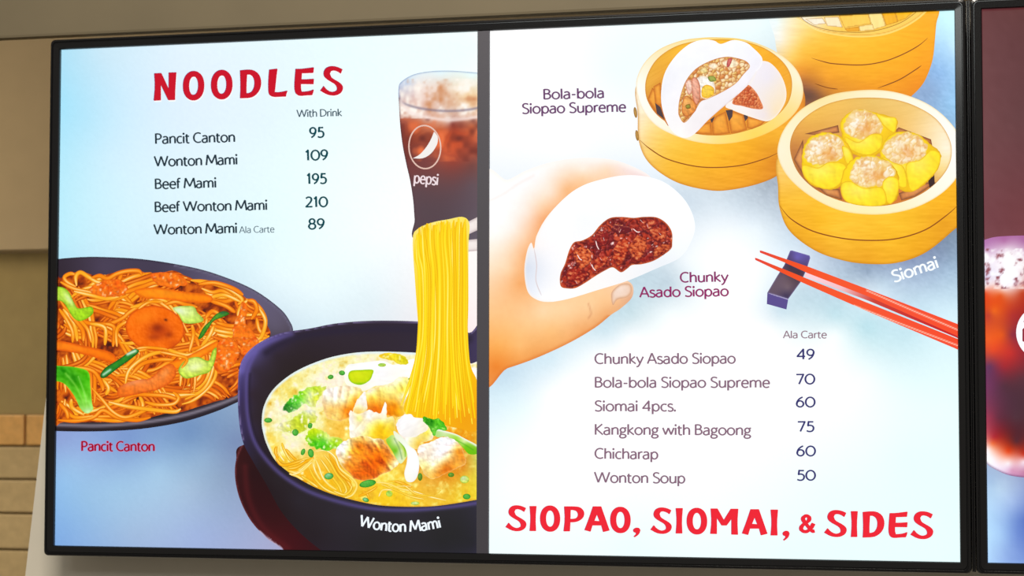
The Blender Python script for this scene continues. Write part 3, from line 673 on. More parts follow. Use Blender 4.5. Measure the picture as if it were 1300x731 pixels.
def f_soup(x, y, d):
    c = field(x, y, [(345, 500, (245, 205, 120)), (338, 540, (236, 190, 110)), (360, 480, (244, 210, 130)), (400, 462, (246, 214, 140)), (440, 455, (248, 220, 160)), (480, 452, (250, 228, 190)), (370, 500, (240, 200, 90)), (400, 480, (250, 235, 212)), (430, 475, (250, 240, 220)), (345, 525, (246, 214, 170)), (360, 525, (250, 236, 215)), (370, 540, (226, 226, 130)), (400, 530, (252, 240, 200)), (415, 535, (244, 196, 100)), (430, 540, (250, 184, 76)), (345, 555, (246, 200, 90)), (360, 560, (250, 215, 150)), (375, 565, (250, 230, 214)), (355, 580, (250, 200, 50)), (380, 590, (250, 180, 36)), (400, 610, (246, 172, 24)), (420, 620, (248, 188, 24)), (440, 630, (240, 180, 30)), (450, 612, (244, 182, 44)), (470, 622, (248, 190, 40)), (500, 632, (248, 196, 30)), (520, 617, (244, 180, 50)), (505, 600, (246, 196, 70)), (550, 612, (236, 164, 60)), (560, 605, (226, 136, 30)), (580, 620, (236, 180, 50)), (598, 605, (232, 190, 60)), (595, 627, (240, 196, 40)), (588, 590, (224, 124, 30)), (598, 560, (230, 146, 20)), (590, 540, (244, 160, 10)), (604, 580, (206, 190, 90)), (500, 505, (250, 190, 80)), (600, 475, (255, 252, 250)), (604, 495, (250, 240, 220)), (480, 470, (252, 248, 240)), (540, 600, (230, 150, 50))], 15)
    n = fbm(x, y, 8, 4, 21); hi = (y < 545) | (x < 400)
    c = mix(c, (255, 248, 226), (n - .5) * 3.2 * hi); c = mix(c, (255, 232, 150), (n - .56) * 3.0 * ~hi); c = mix(c, (226, 160, 40), (.40 - n) * 3)
    c = warm(c) + relief(x, y, 4.5, 9, 3, 6)[:, None]
    c = mix(c, (222, 238, 248), .95 * np.exp(-((d - 1.0) / 2.0) ** 2) * np.clip((600 - y) / 30, 0, 1) * (x < 560))
    return mix(c, (206, 140, 30), .5 * np.exp(-(d / 1.4) ** 2) * (y > 600))
L.fill('pictured_soup', soup_o, f_soup, 1.3, 'golden broth in the picture')
zs6 = Z(3.323, 320, 440); Q1 = Z(6.964, 330, 440); Q2 = Z(6.964, 440, 440); Q3 = Z(6.357, 330, 535); Q4 = Z(6.088, 460, 525)
YP = [((196, 140, 20), (252, 206, 50), (255, 244, 170)), ((226, 170, 50), (255, 226, 110), (255, 252, 220)), ((206, 130, 10), (248, 180, 20), (255, 226, 110))]
nd = [[(450, 240), (540, 235), (610, 290), (650, 380), (750, 460), (785, 520), (750, 590), (690, 615)], [(520, 270), (570, 330), (620, 420), (680, 500), (700, 560), (670, 590)], [(560, 260), (600, 340), (650, 420), (710, 480), (740, 540), (710, 590)], [(450, 300), (480, 370), (510, 450), (560, 510), (620, 550)], [(490, 300), (540, 370), (590, 450), (640, 520), (660, 570)], [(440, 290), (380, 320), (300, 370), (230, 380)], [(430, 300), (360, 370), (300, 410), (240, 400)],
      [(410, 290), (300, 320), (200, 350), (140, 310)], [(130, 290), (180, 350), (260, 340), (350, 310)], [(160, 190), (150, 230), (170, 280), (200, 320)], [(180, 170), (200, 230), (240, 300), (260, 320)], [(210, 220), (270, 290), (300, 310)], [(240, 420), (300, 440), (350, 470)], [(400, 370), (440, 450), (500, 520), (560, 560), (640, 590)], [(135, 200), (130, 250), (150, 300)], [(260, 430), (340, 400), (420, 330)], [(340, 440), (400, 480), (470, 530)], [(590, 300), (640, 400), (690, 450), (740, 490)], [(430, 330), (450, 400), (490, 470)], [(600, 560), (680, 590), (730, 560), (745, 520)]]
its = [(Q3(p), 3.0 + (q % 3) * .5, YP[(1, 0, 2)[q % 3]]) for q, p in enumerate(nd)]
nd = [[(110, 530), (200, 540), (300, 580), (400, 600), (520, 640), (650, 670)], [(200, 520), (280, 530), (350, 570), (420, 620), (560, 640)], [(250, 520), (320, 540), (390, 570)], [(130, 640), (160, 590), (230, 590)], [(560, 640), (610, 590)], [(0, 600), (40, 620), (60, 670)], [(270, 560), (380, 560)], [(150, 545), (260, 590), (380, 640), (480, 660)], [(-30, 640), (60, 600), (120, 560)]]
its += [(Q4(p), 2.4 + (q % 3) * .4, YP[(1, 0, 2)[q % 3]]) for q, p in enumerate(nd)]
L.strands('pictured_soup_noodles', its, 'thin yellow soup noodles in the picture')
def leafy(cols, dark_, hi, s, size=4.0, ops=()):
    def f(x, y, d):
        c = field(x, y, cols, 6); c = c + relief(x, y, size, 34, 3, s)[:, None] * np.array([.8, .8, .3])
        c = mix(c, hi, (fbm(x, y, size, 2, s + 4) - .62) * 5); return paint(x, y, mix(c, dark_, .35 * np.exp(-(d / 1.0) ** 2)), ops)
    return f
veg(L, 'pictured_lettuce', Q1([(205, 560), (215, 520), (240, 500), (270, 455), (330, 420), (400, 370), (480, 345), (570, 350), (600, 365), (560, 400), (530, 450), (500, 520), (440, 530), (400, 500), (340, 550), (270, 580)]), leafy([(364, 516, (30, 120, 30)), (370, 508, (60, 190, 20)), (380, 508, (110, 220, 60)), (385, 500, (150, 220, 30)), (395, 500, (236, 244, 190)), (400, 494, (190, 220, 40)), (412, 492, (214, 226, 90)), (400, 506, (214, 226, 60)), (395, 512, (230, 232, 150))], (236, 240, 190), (240, 252, 210), 3), 1.0, 'green lettuce leaf in the soup in the picture')
veg(L, 'pictured_lettuce', Q1([(150, 700), (200, 670), (270, 650), (330, 600), (400, 560), (480, 570), (505, 610), (500, 660), (430, 700), (400, 760), (280, 770), (200, 745)]), leafy([(360, 537, (236, 230, 180)), (372, 532, (206, 220, 60)), (385, 528, (190, 214, 60)), (392, 522, (240, 240, 220)), (398, 530, (214, 220, 90)), (385, 540, (196, 210, 40)), (365, 546, (214, 220, 100))], (240, 236, 200), (255, 250, 230), 5), 1.0)
veg(L, 'pictured_lettuce', Q3([(365, 130), (390, 80), (450, 55), (510, 65), (545, 100), (600, 120), (660, 130), (680, 160), (640, 200), (590, 230), (510, 225), (430, 210), (380, 180)]), leafy([(392, 557, (150, 214, 10)), (402, 548, (196, 224, 20)), (400, 562, (70, 190, 20)), (412, 562, (90, 210, 40)), (418, 556, (226, 240, 150)), (425, 560, (170, 220, 30)), (418, 567, (110, 200, 20)), (432, 558, (200, 220, 60))], (220, 230, 150), (226, 250, 180), 7), 1.0, 'bright green lettuce in the middle of the soup in the picture')
def f_pak(x, y, d):
    c = field(x, y, [(440, 470, (252, 252, 246)), (460, 463, (250, 250, 250)), (480, 462, (252, 250, 248)), (500, 466, (252, 250, 246)), (520, 464, (255, 255, 255)), (485, 475, (250, 248, 250)), (470, 480, (252, 250, 246)), (510, 478, (252, 250, 240)), (455, 490, (250, 244, 220))], 9)
    return c + folds(x, y, 8, 5, 3, 10)[:, None]
veg(L, 'pictured_cabbage_stalk', Q2([(-10, 200), (20, 160), (90, 148), (230, 130), (330, 125), (420, 160), (520, 130), (612, 120), (612, 310), (560, 290), (500, 265), (420, 310), (330, 340), (250, 350), (160, 390), (60, 360), (0, 330), (-18, 260)]), f_pak, 1.2, 'white cabbage stalk in the picture')
veg(L, 'pictured_cabbage_heart', Q2([(38, 215), (130, 205), (235, 205), (232, 250), (205, 300), (130, 338), (50, 318), (18, 268)]), shaded((200, 220, 6), (150, 200, 0), (226, 232, 30), 4, 6, 2, 1.6, [('s', 458, 487, 6, 1.5, 0, (120, 190, 10), .7)]), 1.1)
veg(L, 'pictured_herbs', Q2([(290, 75), (350, 55), (440, 60), (500, 75), (545, 115), (535, 158), (470, 155), (400, 125), (310, 100)]), leafy([(485, 451, (244, 200, 30)), (500, 450, (240, 216, 30)), (512, 458, (226, 214, 20)), (508, 462, (236, 220, 60))], (240, 210, 80), (252, 244, 150), 4), 1.0)
def wonton(name, pts, S, sig=7, seed=1, k=14, size=9, ops=(), lab=None, ang=None):
    size *= 1.3; k *= 1.5
    def f(x, y, d):
        c = warm(field(x, y, S, sig)); c = c * (1 + (folds(x, y, size, k, seed, seed * 25 if ang is None else ang)[:, None] * np.array([.5, 1, 1.3]) + relief(x, y, size * .4, k * .5, 2, seed + 3)[:, None]) / 150)
        return paint(x, y, mix(c, (250, 226, 190), .35 * np.exp(-(d / 1.0) ** 2)), ops)
    return veg(L, name, pts, f, 1.0, lab)
wonton('pictured_dumpling', Q1([(555, 440), (590, 375), (700, 352), (830, 350), (910, 390), (930, 440), (880, 500), (845, 540), (800, 610), (740, 650), (650, 650), (590, 615), (560, 530)]), [(412, 500, (248, 240, 232)), (420, 497, (250, 244, 238)), (435, 495, (252, 236, 200)), (450, 498, (252, 232, 180)), (425, 510, (250, 226, 196)), (421, 519, (244, 170, 90)), (430, 514, (250, 190, 130)), (437, 508, (252, 230, 190)), (440, 520, (240, 124, 14)), (444, 510, (250, 180, 90)), (452, 506, (250, 170, 50)), (428, 527, (252, 200, 120)), (438, 530, (244, 150, 50))], 7, 4, 16, 8)
wonton('pictured_dumpling', Q2([(165, 430), (190, 390), (280, 360), (400, 330), (440, 285), (490, 270), (550, 280), (565, 350), (550, 440), (530, 500), (510, 610), (380, 610), (300, 590), (200, 570), (160, 500)]), [(483, 497, (252, 218, 120)), (504.6, 486, (252, 240, 190)), (512, 494.6, (250, 200, 60)), (502, 514.7, (244, 136, 4)), (507.5, 522, (244, 170, 20)), (477, 517.5, (232, 106, 10)), (471.6, 504.6, (250, 184, 66)), (514.7, 503, (250, 240, 220)), (490, 505, (250, 200, 100)), (495, 492, (254, 232, 170)), (470, 497, (254, 244, 220))], 7, 3, 14, 8, (), None, 80)
wonton('pictured_dumpling', Q2([(62, 560), (100, 470), (165, 395), (178, 470), (182, 560), (120, 600)]), [(452, 515, (252, 236, 206)), (462, 502, (250, 244, 240)), (463, 515, (250, 240, 220)), (456, 522, (250, 190, 100))], 5, 5, 6, 6)
wonton('pictured_dumpling', Q2([(30, 575), (45, 565), (80, 592), (130, 592), (200, 558), (255, 578), (298, 592), (318, 560), (345, 488), (360, 560), (362, 622), (412, 620), (432, 700), (420, 780), (300, 830), (150, 820), (40, 800), (30, 690)]), [(447, 532, (255, 252, 246)), (456, 531, (246, 226, 140)), (469, 530, (252, 248, 244)), (489, 522, (255, 250, 240)), (483, 540.5, (250, 204, 30)), (497, 538, (240, 196, 80)), (461.5, 543, (250, 242, 210)), (488, 532, (252, 236, 190)), (450, 552, (252, 244, 224)), (475, 550, (250, 196, 40))], 6, 5, 8, 8)
wonton('pictured_dumpling', Q4([(265, 90), (275, 60), (300, 35), (330, 12), (380, 8), (410, 30), (470, 40), (520, 110), (552, 180), (510, 212), (455, 225), (440, 260), (400, 270), (350, 240), (300, 170)]), [(510, 535, (250, 248, 250)), (520, 530, (254, 252, 252)), (530, 538, (250, 246, 240)), (525, 548, (246, 240, 232)), (543, 550, (250, 214, 80)), (533, 563, (244, 180, 60)), (548, 555, (252, 240, 214)), (518, 560, (250, 236, 214)), (520, 545, (246, 236, 220))], 6, 6, 8, 8)
veg(L, 'pictured_greens', Q4([(470, 50), (490, 25), (545, 45), (600, 38), (640, 88), (655, 128), (590, 128), (560, 165), (530, 120), (505, 90)]), leafy([(540, 532, (60, 170, 20)), (548, 536, (30, 130, 10)), (555, 536, (90, 200, 30)), (562, 542, (70, 190, 30)), (552, 548, (100, 200, 60))], (60, 160, 20), (170, 236, 110), 6, 3.4), 0.9, 'dark leafy greens in the picture')
veg(L, 'pictured_green_stalk', Q4([(530, 105), (620, 128), (720, 155), (800, 195), (900, 250), (900, 305), (830, 312), (780, 262), (720, 205), (640, 178), (575, 178)]), lambda x, y, d: paint(x, y, field(x, y, [(552, 548, (170, 220, 120)), (565, 550, (210, 232, 170)), (580, 556, (160, 220, 60)), (592, 566, (120, 200, 20)), (604, 572, (110, 190, 20)), (590, 560, (226, 240, 170))], 6), [('l', Q4([(560, 118), (640, 135), (740, 165), (820, 208), (890, 248)]), 1.5, (250, 250, 244), .9), ('l', Q4([(700, 195), (780, 230), (860, 280)]), .8, (60, 160, 20), .6)]), 1.0)
wonton('pictured_dumpling', Q4([(428, 285), (445, 250), (490, 230), (540, 215), (590, 188), (650, 178), (715, 200), (762, 250), (790, 310), (805, 370), (780, 402), (720, 430), (650, 465), (560, 503), (500, 482), (450, 410), (430, 370), (435, 330)]), [(534, 572, (252, 240, 232)), (545, 568, (250, 236, 214)), (560, 562, (255, 250, 250)), (575, 562, (254, 248, 250)), (568, 572, (250, 238, 240)), (560, 580, (250, 240, 232)), (581, 572, (244, 150, 40)), (588, 580, (240, 140, 40)), (575, 586, (240, 150, 60)), (565, 592, (236, 130, 30)), (555, 600, (240, 150, 60)), (570, 598, (232, 120, 20)), (540, 592, (250, 220, 150)), (550, 590, (252, 230, 200)), (588, 590, (244, 170, 80))], 6, 7, 16, 7)
veg(L, 'pictured_green_leaf', Q4([(188, 212), (210, 180), (240, 165), (280, 200), (330, 240), (356, 300), (335, 350), (300, 385), (268, 350), (235, 290)]), lambda x, y, d: paint(x, y, field(x, y, [(495, 560, (150, 210, 60)), (503, 560, (230, 240, 200)), (503, 572, (110, 190, 20)), (510, 572, (220, 236, 190)), (515, 570, (170, 210, 10)), (508, 583, (226, 240, 200))], 4), [('l', Q4([(250, 190), (290, 270), (310, 350)]), .8, (110, 150, 90), .7), ('l', Q4([(290, 215), (330, 270), (335, 330)]), .7, (90, 170, 20), .7)]), 1.0)
veg(L, 'pictured_cabbage_stalk', Q4([(245, 135), (275, 150), (330, 200), (370, 250), (415, 285), (440, 350), (442, 420), (425, 490), (390, 527), (345, 520), (328, 460), (345, 385), (350, 320), (330, 260), (290, 215), (255, 180)]), lambda x, y, d: mix(field(x, y, [(505, 552, (236, 244, 214)), (520, 572, (252, 254, 250)), (525, 590, (252, 252, 254)), (520, 605, (250, 248, 240)), (528, 606, (244, 244, 240))], 6), (226, 230, 214), .4 * np.exp(-(d / 1.0) ** 2)), 1.1, 'white cabbage stem in the picture')
wonton('pictured_dumpling', [(427.5, 576), (429, 568), (434, 562), (443, 557.5), (453, 554), (465, 553.6), (475, 556.5), (485, 558), (493, 567), (500, 579), (507, 587.5), (498, 596), (485, 602), (473, 608), (460, 610), (450, 607), (441, 598), (433, 590)], [(431, 572, (252, 248, 248)), (436, 580, (248, 220, 190)), (440, 563, (250, 240, 230)), (448, 558, (248, 200, 130)), (447, 572, (242, 140, 40)), (440, 590, (240, 140, 40)), (458, 565, (244, 130, 20)), (465, 575, (238, 120, 24)), (455, 585, (244, 136, 40)), (470, 590, (228, 90, 8)), (480, 570, (240, 120, 20)), (490, 585, (236, 110, 14)), (484, 596, (232, 110, 20)), (462, 600, (226, 92, 6)), (450, 600, (236, 110, 20)), (478, 557, (250, 220, 180)), (504, 588, (250, 224, 190)), (498, 578, (244, 150, 60))], 6, 8, 34, 8, [('s', 444, 580, 2.2, 1.5, 0, (255, 240, 230), .9), ('s', 436, 586, 3, 1.2, 30, (255, 250, 240), .7)], 'browned dumpling in the front of the soup in the picture', 60)
for q, (Q, cx, cy, rx, ry, an) in enumerate([(Q3, 415, 255, 24, 36, -10), (Q3, 352, 245, 17, 28, 20), (Q3, 290, 88, 26, 28, 0), (Q3, 408, 38, 18, 18, 0), (Q3, 560, 440, 38, 27, -8), (Q4, 45, 540, 66, 28, -12), (Q4, 30, 665, 26, 17, 20), (Q4, 212, 618, 26, 24, 20), (Q4, 793, 508, 36, 30, 0), (Q4, 810, 640, 30, 22, 0), (Q1, 78, 650, 36, 22, 0), (Q1, 630, 268, 26, 20, -10), (Q1, 730, 232, 28, 22, 10), (Q2, 318, 162, 36, 16, 0), (Q4, 450, 488, 18, 30, 0), (Q4, 690, 472, 24, 18, 0), (Q4, 412, 692, 34, 14, 0), (Q2, 570, 285, 20, 12, 0), (Q1, 450, 690, 20, 16, 0)]):
    c0 = Q([(cx, cy)])[0]; pl = q in (7, 8, 13, 16); dk_ = q in (14, 15)
    L.fill('pictured_spring_onion', ellipse(c0[0], c0[1], rx / Q.k, ry / Q.k, an, n=16), shaded((60, 160, 50) if not (pl or dk_) else ((90, 110, 20) if dk_ else (206, 220, 90)), (40, 130, 30) if not pl else (150, 190, 30), (210, 240, 236) if q in (4, 6, 8, 16) else (130, 210, 90), 20, 3, q, .8), 1.0, None, True)
# --- glass of cola
z3 = Z(3.321, 480, 80)
glass = z3([(88, 110), (100, 80), (150, 50), (220, 36), (300, 33), (380, 38), (520, 52), (640, 90), (640, 740), (400, 760), (164, 750), (156, 660), (150, 580), (138, 500), (122, 430), (106, 350), (96, 270), (90, 180)])
def f_glass(x, y, d):
    c = field(x, y, [(512, 108, (170, 190, 225)), (520, 98, (214, 232, 244)), (560, 93, (226, 244, 248)), (600, 96, (232, 250, 250)), (530, 110, (236, 220, 214)), (560, 112, (236, 206, 186)), (590, 115, (240, 214, 176)), (600, 125, (240, 200, 150)), (530, 125, (230, 200, 190)), (560, 128, (226, 196, 180)),
                     (514, 140, (196, 120, 96)), (540, 148, (214, 168, 150)), (570, 154, (222, 190, 176)), (600, 150, (226, 190, 170)), (513, 160, (150, 66, 50)), (530, 160, (176, 84, 50)), (560, 165, (196, 90, 48)), (600, 160, (204, 104, 62)), (570, 190, (216, 92, 50)), (600, 185, (190, 84, 56)), (575, 158, (140, 60, 50)), (520, 190, (120, 52, 44)), (545, 195, (128, 64, 60)), (575, 205, (150, 62, 48)), (600, 210, (116, 66, 62)), (525, 220, (112, 60, 60)), (560, 230, (104, 66, 68)), (600, 235, (96, 76, 84)), (530, 240, (92, 66, 72)), (600, 260, (92, 76, 86)), (540, 270, (84, 66, 74)), (560, 290, (84, 66, 74)), (533, 290, (86, 66, 74))], 11)
    n = fbm(x, y, 14, 3, 31)
    top = (y < 150) * (y > 100)
    c = mix(c, (254, 246, 236), (n - .5) * 3.4 * top); c = mix(c, (206, 140, 96), (.46 - n) * 2.8 * top)
    ice = (y >= 150) * (y < 205); n2 = fbm(x, y, 16, 2, 8)
    c = mix(c, (228, 110, 62), (n2 - .55) * 3.5 * ice); c = mix(c, (104, 40, 34), (.42 - n2) * 3.0 * ice)
    rim = z3([(90, 140), (100, 165), (150, 185), (220, 198), (300, 203), (380, 198), (440, 186)])
    c = mix(c, (120, 108, 130), .7 * line(x, y, rim, 1.6)); c = mix(c, (244, 226, 220), .75 * line(x, y, z3([(95, 160), (140, 210), (220, 232), (320, 240), (440, 225)]), 2.4))
    c = mix(c, (140, 160, 196), .75 * np.exp(-(d / 1.3) ** 2) * (y < 125)); c = mix(c, (70, 46, 56), .5 * np.exp(-(d / 1.5) ** 2) * (y >= 125))
    return c
L.fill('pictured_cola_glass', glass, f_glass, 1.4, 'glass of iced cola in the picture')
logo = []
e0 = ellipse(199, 355, 70, 94, -3, 0, 360, 40); e1 = ellipse(199, 355, 64, 88, -3, 0, 360, 40)
ring_ = [[e0[i], e0[(i + 1) % 40], e1[(i + 1) % 40], e1[i]] for i in range(40)]
up_ = curve([(148, 402), (175, 388), (200, 362), (222, 328), (238, 290)], n=6); lo_ = curve([(148, 402), (190, 402), (225, 382), (250, 345), (253, 312), (238, 290)], n=5)
m_ = min(len(up_), len(lo_)); A_ = [up_[round(i * (len(up_) - 1) / (m_ - 1))] for i in range(m_)]; B_ = [lo_[round(i * (len(lo_) - 1) / (m_ - 1))] for i in range(m_)]
wave = [[A_[i], A_[i + 1], B_[i + 1], B_[i]] for i in range(m_ - 1)]
logo = [[np.array(z3([p])[0]) for p in q] for q in ring_ + wave]
L.write('drink_emblem', [(logo[:40], (226, 190, 176), 0), (logo[40:], (240, 236, 232), 2e-6)], 'ring with a white wave on the cola glass')
L.write('drink_lettering', [(text('pepsi', (526.2, 232.4), (556, 235), 14, 0.16), (236, 218, 222), 0)], 'white word on the cola glass')
# --- chopsticks ends and lifted noodles
for nm, p_ in (('pictured_chopstick', [(590, 284), (612, 273), (612, 290), (590, 300)]), ('pictured_chopstick', [(590, 305), (612, 303), (612, 318), (590, 320)])):
    L.fill(nm, p_, shaded((236, 224, 220), (196, 180, 180), (252, 244, 240), 2), 2, None, True)
R3 = random.Random(8); its = []
zl = Z(2.435, 500, 260)
LP = [((234, 182, 0), (254, 212, 8), (255, 230, 60)), ((240, 194, 6), (255, 222, 24), (255, 242, 130)), ((226, 162, 0), (248, 198, 2), (255, 218, 30))]
body = zl([(60, 110), (75, 75), (120, 55), (170, 45), (215, 38), (235, 60), (232, 130), (232, 300), (230, 420), (240, 500), (262, 560), (262, 690), (200, 690), (120, 670), (35, 640), (55, 560), (75, 480), (78, 400), (68, 250)])
L.fill('pictured_lifted_noodle_mass', body, lambda x, y, d: field(x, y, [(535, 300, (250, 226, 110)), (560, 290, (252, 236, 130)), (590, 290, (250, 226, 90)), (560, 400, (252, 206, 6)), (560, 470, (250, 200, 0)), (560, 530, (246, 180, 4)), (590, 530, (240, 160, 4)), (530, 500, (246, 196, 10))], 30), 2.5)
for k in range(54):
    t = (k * 0.618) % 1.0; xt = 68 + 160 * t; yt = 62 - 26 * t + R3.uniform(0, 16) + (40 * (0.12 - t) / 0.12 if t < .12 else 0)
    xm = 80 + 146 * t + R3.uniform(-5, 5); xb_ = 30 + 232 * t + R3.uniform(-8, 8)
    its.append((zl([(xt + R3.uniform(-4, 4), yt), (xt + 3 - 6 * t, yt + 60), (xm, 220), (xm + R3.uniform(-4, 4), 380), (xm + (xb_ - xm) * .25, 490), (xb_, 600 + R3.uniform(0, 80))]), R3.uniform(3.2, 4.8), LP[k % 3] if t > .05 else LP[1]))
L.strands('pictured_lifted_noodles', its, 'yellow noodles lifted from the soup in the picture')
veg(L, 'pictured_dumpling', Q4([(268, 92), (278, 60), (300, 35), (330, 10), (380, 6), (410, 30), (470, 40), (515, 105), (480, 140), (400, 180), (300, 165)]), lambda x, y, d: field(x, y, [(510, 535, (250, 248, 250)), (520, 530, (254, 252, 252)), (530, 538, (250, 246, 240)), (525, 548, (246, 240, 232)), (540, 540, (250, 240, 214))], 6) + folds(x, y, 8, 8, 6, 150)[:, None], 1.0)
veg(L, 'pictured_greens', Q4([(470, 50), (490, 25), (545, 45), (600, 38), (640, 88), (655, 128), (590, 128), (560, 165), (530, 120), (505, 90)]), leafy([(540, 532, (60, 170, 20)), (548, 536, (30, 130, 10)), (555, 536, (90, 200, 30)), (562, 542, (70, 190, 30)), (552, 548, (100, 200, 60))], (60, 160, 20), (170, 236, 110), 6, 3.4), 0.9)
# --- writing
RED = (200, 26, 44)
hb = [('N', 196.8, 224.8, 92.6, 128), ('O', 233.8, 260.1, 90.9, 127.7), ('O', 269.4, 295.9, 89.4, 126.4), ('D', 306.2, 332.3, 89, 125), ('L', 342, 365.7, 87.9, 123.4), ('E', 375, 399.2, 86.2, 122), ('S', 407.9, 436.3, 84.6, 121.7)]
polys = [p for c, a, b, t, bo in hb for p in heading_letter(c, a, b, t, bo, 8.4, -0.04)]
thick = lambda P, r: [[np.array(q) + np.array(o) for q in p] for o in ((r, 0), (-r, 0), (0, r * .7), (0, -r * .7)) for p in P]
polys = thick(polys, .35)
sh = [[np.array(q) + np.array((0.6, 1.6)) for q in p] for p in polys]; dk = [[np.array(q) + np.array((-0.55, -0.35)) for q in p] for p in polys]
L.write('heading_lettering', [(sh, (248, 252, 255), 0), (dk, (108, 40, 110), 1e-5), (polys, RED, 2e-5)], 'large red heading NOODLES')
T1 = (34, 52, 62); T2 = (10, 70, 80)
for s_, a_, b_, cap, col, wt in [('With Drink', (378.4, 149), (434.4, 147.6), 9.3, (70, 90, 100), .175), ('Pancit Canton', (198.5, 182.8), (299, 180.3), 13, T1, .185), ('Wonton Mami', (198, 211.6), (302, 208.9), 13, T1, .185), ('Beef Mami', (198.2, 240), (275.2, 238.2), 12.8, T1, .185),
                                  ('Beef Wonton Mami', (198, 269.2), (339.8, 266.5), 12.8, T1, .185), ('Wonton Mami', (197.4, 297.8), (301.5, 295.9), 12.8, T1, .185), ('Ala Carte', (305.5, 296), (349, 295), 8.4, (80, 100, 112), .14)]:
    L.write('menu_lettering', [(text(s_, a_, b_, cap, wt), col, 0)], 'words ' + s_)
for s_, a_, b_ in [('95', (394.3, 174.9), (412, 174.5)), ('109', (389.3, 204), (417, 203)), ('195', (391, 233.7), (415.2, 233)), ('210', (389.3, 263.3), (416.5, 262.7)), ('89', (393, 290.8), (412.6, 290.4))]:
    L.write('price_lettering', [(text(s_, a_, b_, 13.4, .20), T2, 0)], 'price ' + s_)
tx = text('Pancit Canton', (105, 572.2), (197, 572.4), 12.4, .19)
L.write('dish_name_lettering', [(text('Pancit Canton', (105, 572.2), (197, 572.4), 12.2, .30), (196, 140, 190), 0), (tx, (160, 4, 40), 1e-5)], 'red words under the noodle plate')
L.write('dish_name_lettering', [(text('Wonton Mami', (457, 667.2), (560.5, 669.2), 14, .19, 6.5), (240, 248, 255), 0)], 'white curved words under the soup bowl')

# ================================================================== RIGHT PAGE: steamed buns
Rp = page(d1, xb, XR)
def bgR(x, y, d):
    S = [(630, 50, (255, 255, 255)), (700, 60, (255, 255, 255)), (760, 60, (244, 252, 254)), (800, 50, (240, 253, 255)), (900, 40, (238, 253, 255)), (960, 34, (236, 250, 250)), (640, 150, (255, 255, 255)), (720, 180, (254, 253, 254)), (780, 90, (238, 250, 254)), (800, 170, (248, 250, 253)), (790, 220, (230, 240, 248)),
         (1205, 25, (205, 250, 255)), (1203, 60, (170, 215, 250)), (1192, 90, (140, 184, 232)), (1206, 60, (200, 235, 252)), (1208, 130, (150, 200, 240)), (1180, 115, (140, 170, 210)),
         (830, 225, (228, 238, 246)), (860, 245, (206, 220, 232)), (915, 275, (228, 238, 246)), (900, 320, (250, 252, 254)), (950, 310, (244, 250, 253)), (860, 205, (240, 246, 250)), (880, 255, (206, 220, 232)), (940, 255, (200, 214, 226)), (955, 280, (222, 234, 244)), (930, 290, (240, 246, 251)), (980, 235, (164, 176, 190)), (900, 300, (244, 249, 252)), (960, 290, (234, 244, 250)), (1000, 310, (214, 230, 242)), (930, 330, (255, 255, 255)), (880, 345, (238, 246, 250)), (870, 330, (240, 246, 250)), (850, 360, (192, 210, 222)), (800, 400, (200, 222, 230)), (770, 420, (206, 228, 238)), (700, 460, (214, 234, 244)), (720, 480, (250, 253, 254)), (700, 500, (253, 254, 255)), (760, 450, (250, 253, 254)), (800, 430, (253, 254, 255)), (640, 478, (196, 220, 236)), (640, 500, (214, 236, 246)), (660, 520, (232, 248, 252)), (640, 560, (244, 252, 254)), (850, 400, (246, 253, 254)),
         (920, 400, (255, 255, 255)), (900, 440, (255, 255, 255)), (960, 340, (250, 253, 255)), (940, 430, (255, 255, 255)), (975, 420, (255, 255, 255)), (960, 370, (246, 252, 254)), (1040, 340, (200, 216, 232)), (1010, 330, (226, 238, 248)), (1100, 345, (146, 166, 190)), (1150, 330, (136, 152, 186)), (1190, 320, (128, 146, 176)), (1205, 290, (120, 138, 160)), (1205, 340, (158, 184, 210)), (1120, 362, (196, 218, 234)), (1120, 378, (212, 230, 242)), (1180, 380, (196, 222, 238)), (1205, 400, (214, 240, 250)), (1100, 372, (222, 236, 246)), (990, 395, (200, 222, 234)), (1020, 375, (192, 216, 228)), (1060, 400, (190, 222, 232)), (1100, 415, (184, 222, 232)), (1150, 425, (196, 228, 238)), (1200, 455, (222, 246, 250)), (1000, 410, (228, 242, 246)), (1060, 425, (248, 254, 254)),
         (700, 600, (255, 255, 255)), (850, 500, (255, 254, 254)), (1000, 500, (253, 254, 254)), (1100, 480, (246, 255, 255)), (1200, 520, (234, 255, 255)), (1150, 580, (232, 255, 255)), (1050, 620, (238, 254, 255)), (1200, 700, (232, 253, 254)), (900, 640, (248, 254, 254)), (800, 690, (236, 252, 253)), (640, 690, (240, 254, 254)), (650, 620, (250, 254, 254)), (1000, 700, (234, 253, 254))]
    c = field(x, y, S, 40); br = c.mean(1)
    return c + (np.clip(248 - br, 0, 60) / 60 * 11 * (fbm(x, y, 2.6, 2, 3) - .5) * 2)[:, None]
pgR = grid_fill(Rp, 'menu_page', 612, 1226, 2, 722, 2.6, bgR, 'right page, white, headed SIOPAO, SIOMAI, & SIDES')
Rp.ob = pgR
zA = Z(3.324, 780, 30); zB = Z(5, 970, 0); zC = Z(2.924, 970, 100)
def wood(x, y, c, dirang=0, k=9, s=1):
    a = math.radians(dirang); u = x * math.cos(a) + y * math.sin(a); v = -x * math.sin(a) + y * math.cos(a)
    return c + (k * (fbm(u / 14, v, 1.6, 2, s) - .5) * 2)[:, None]
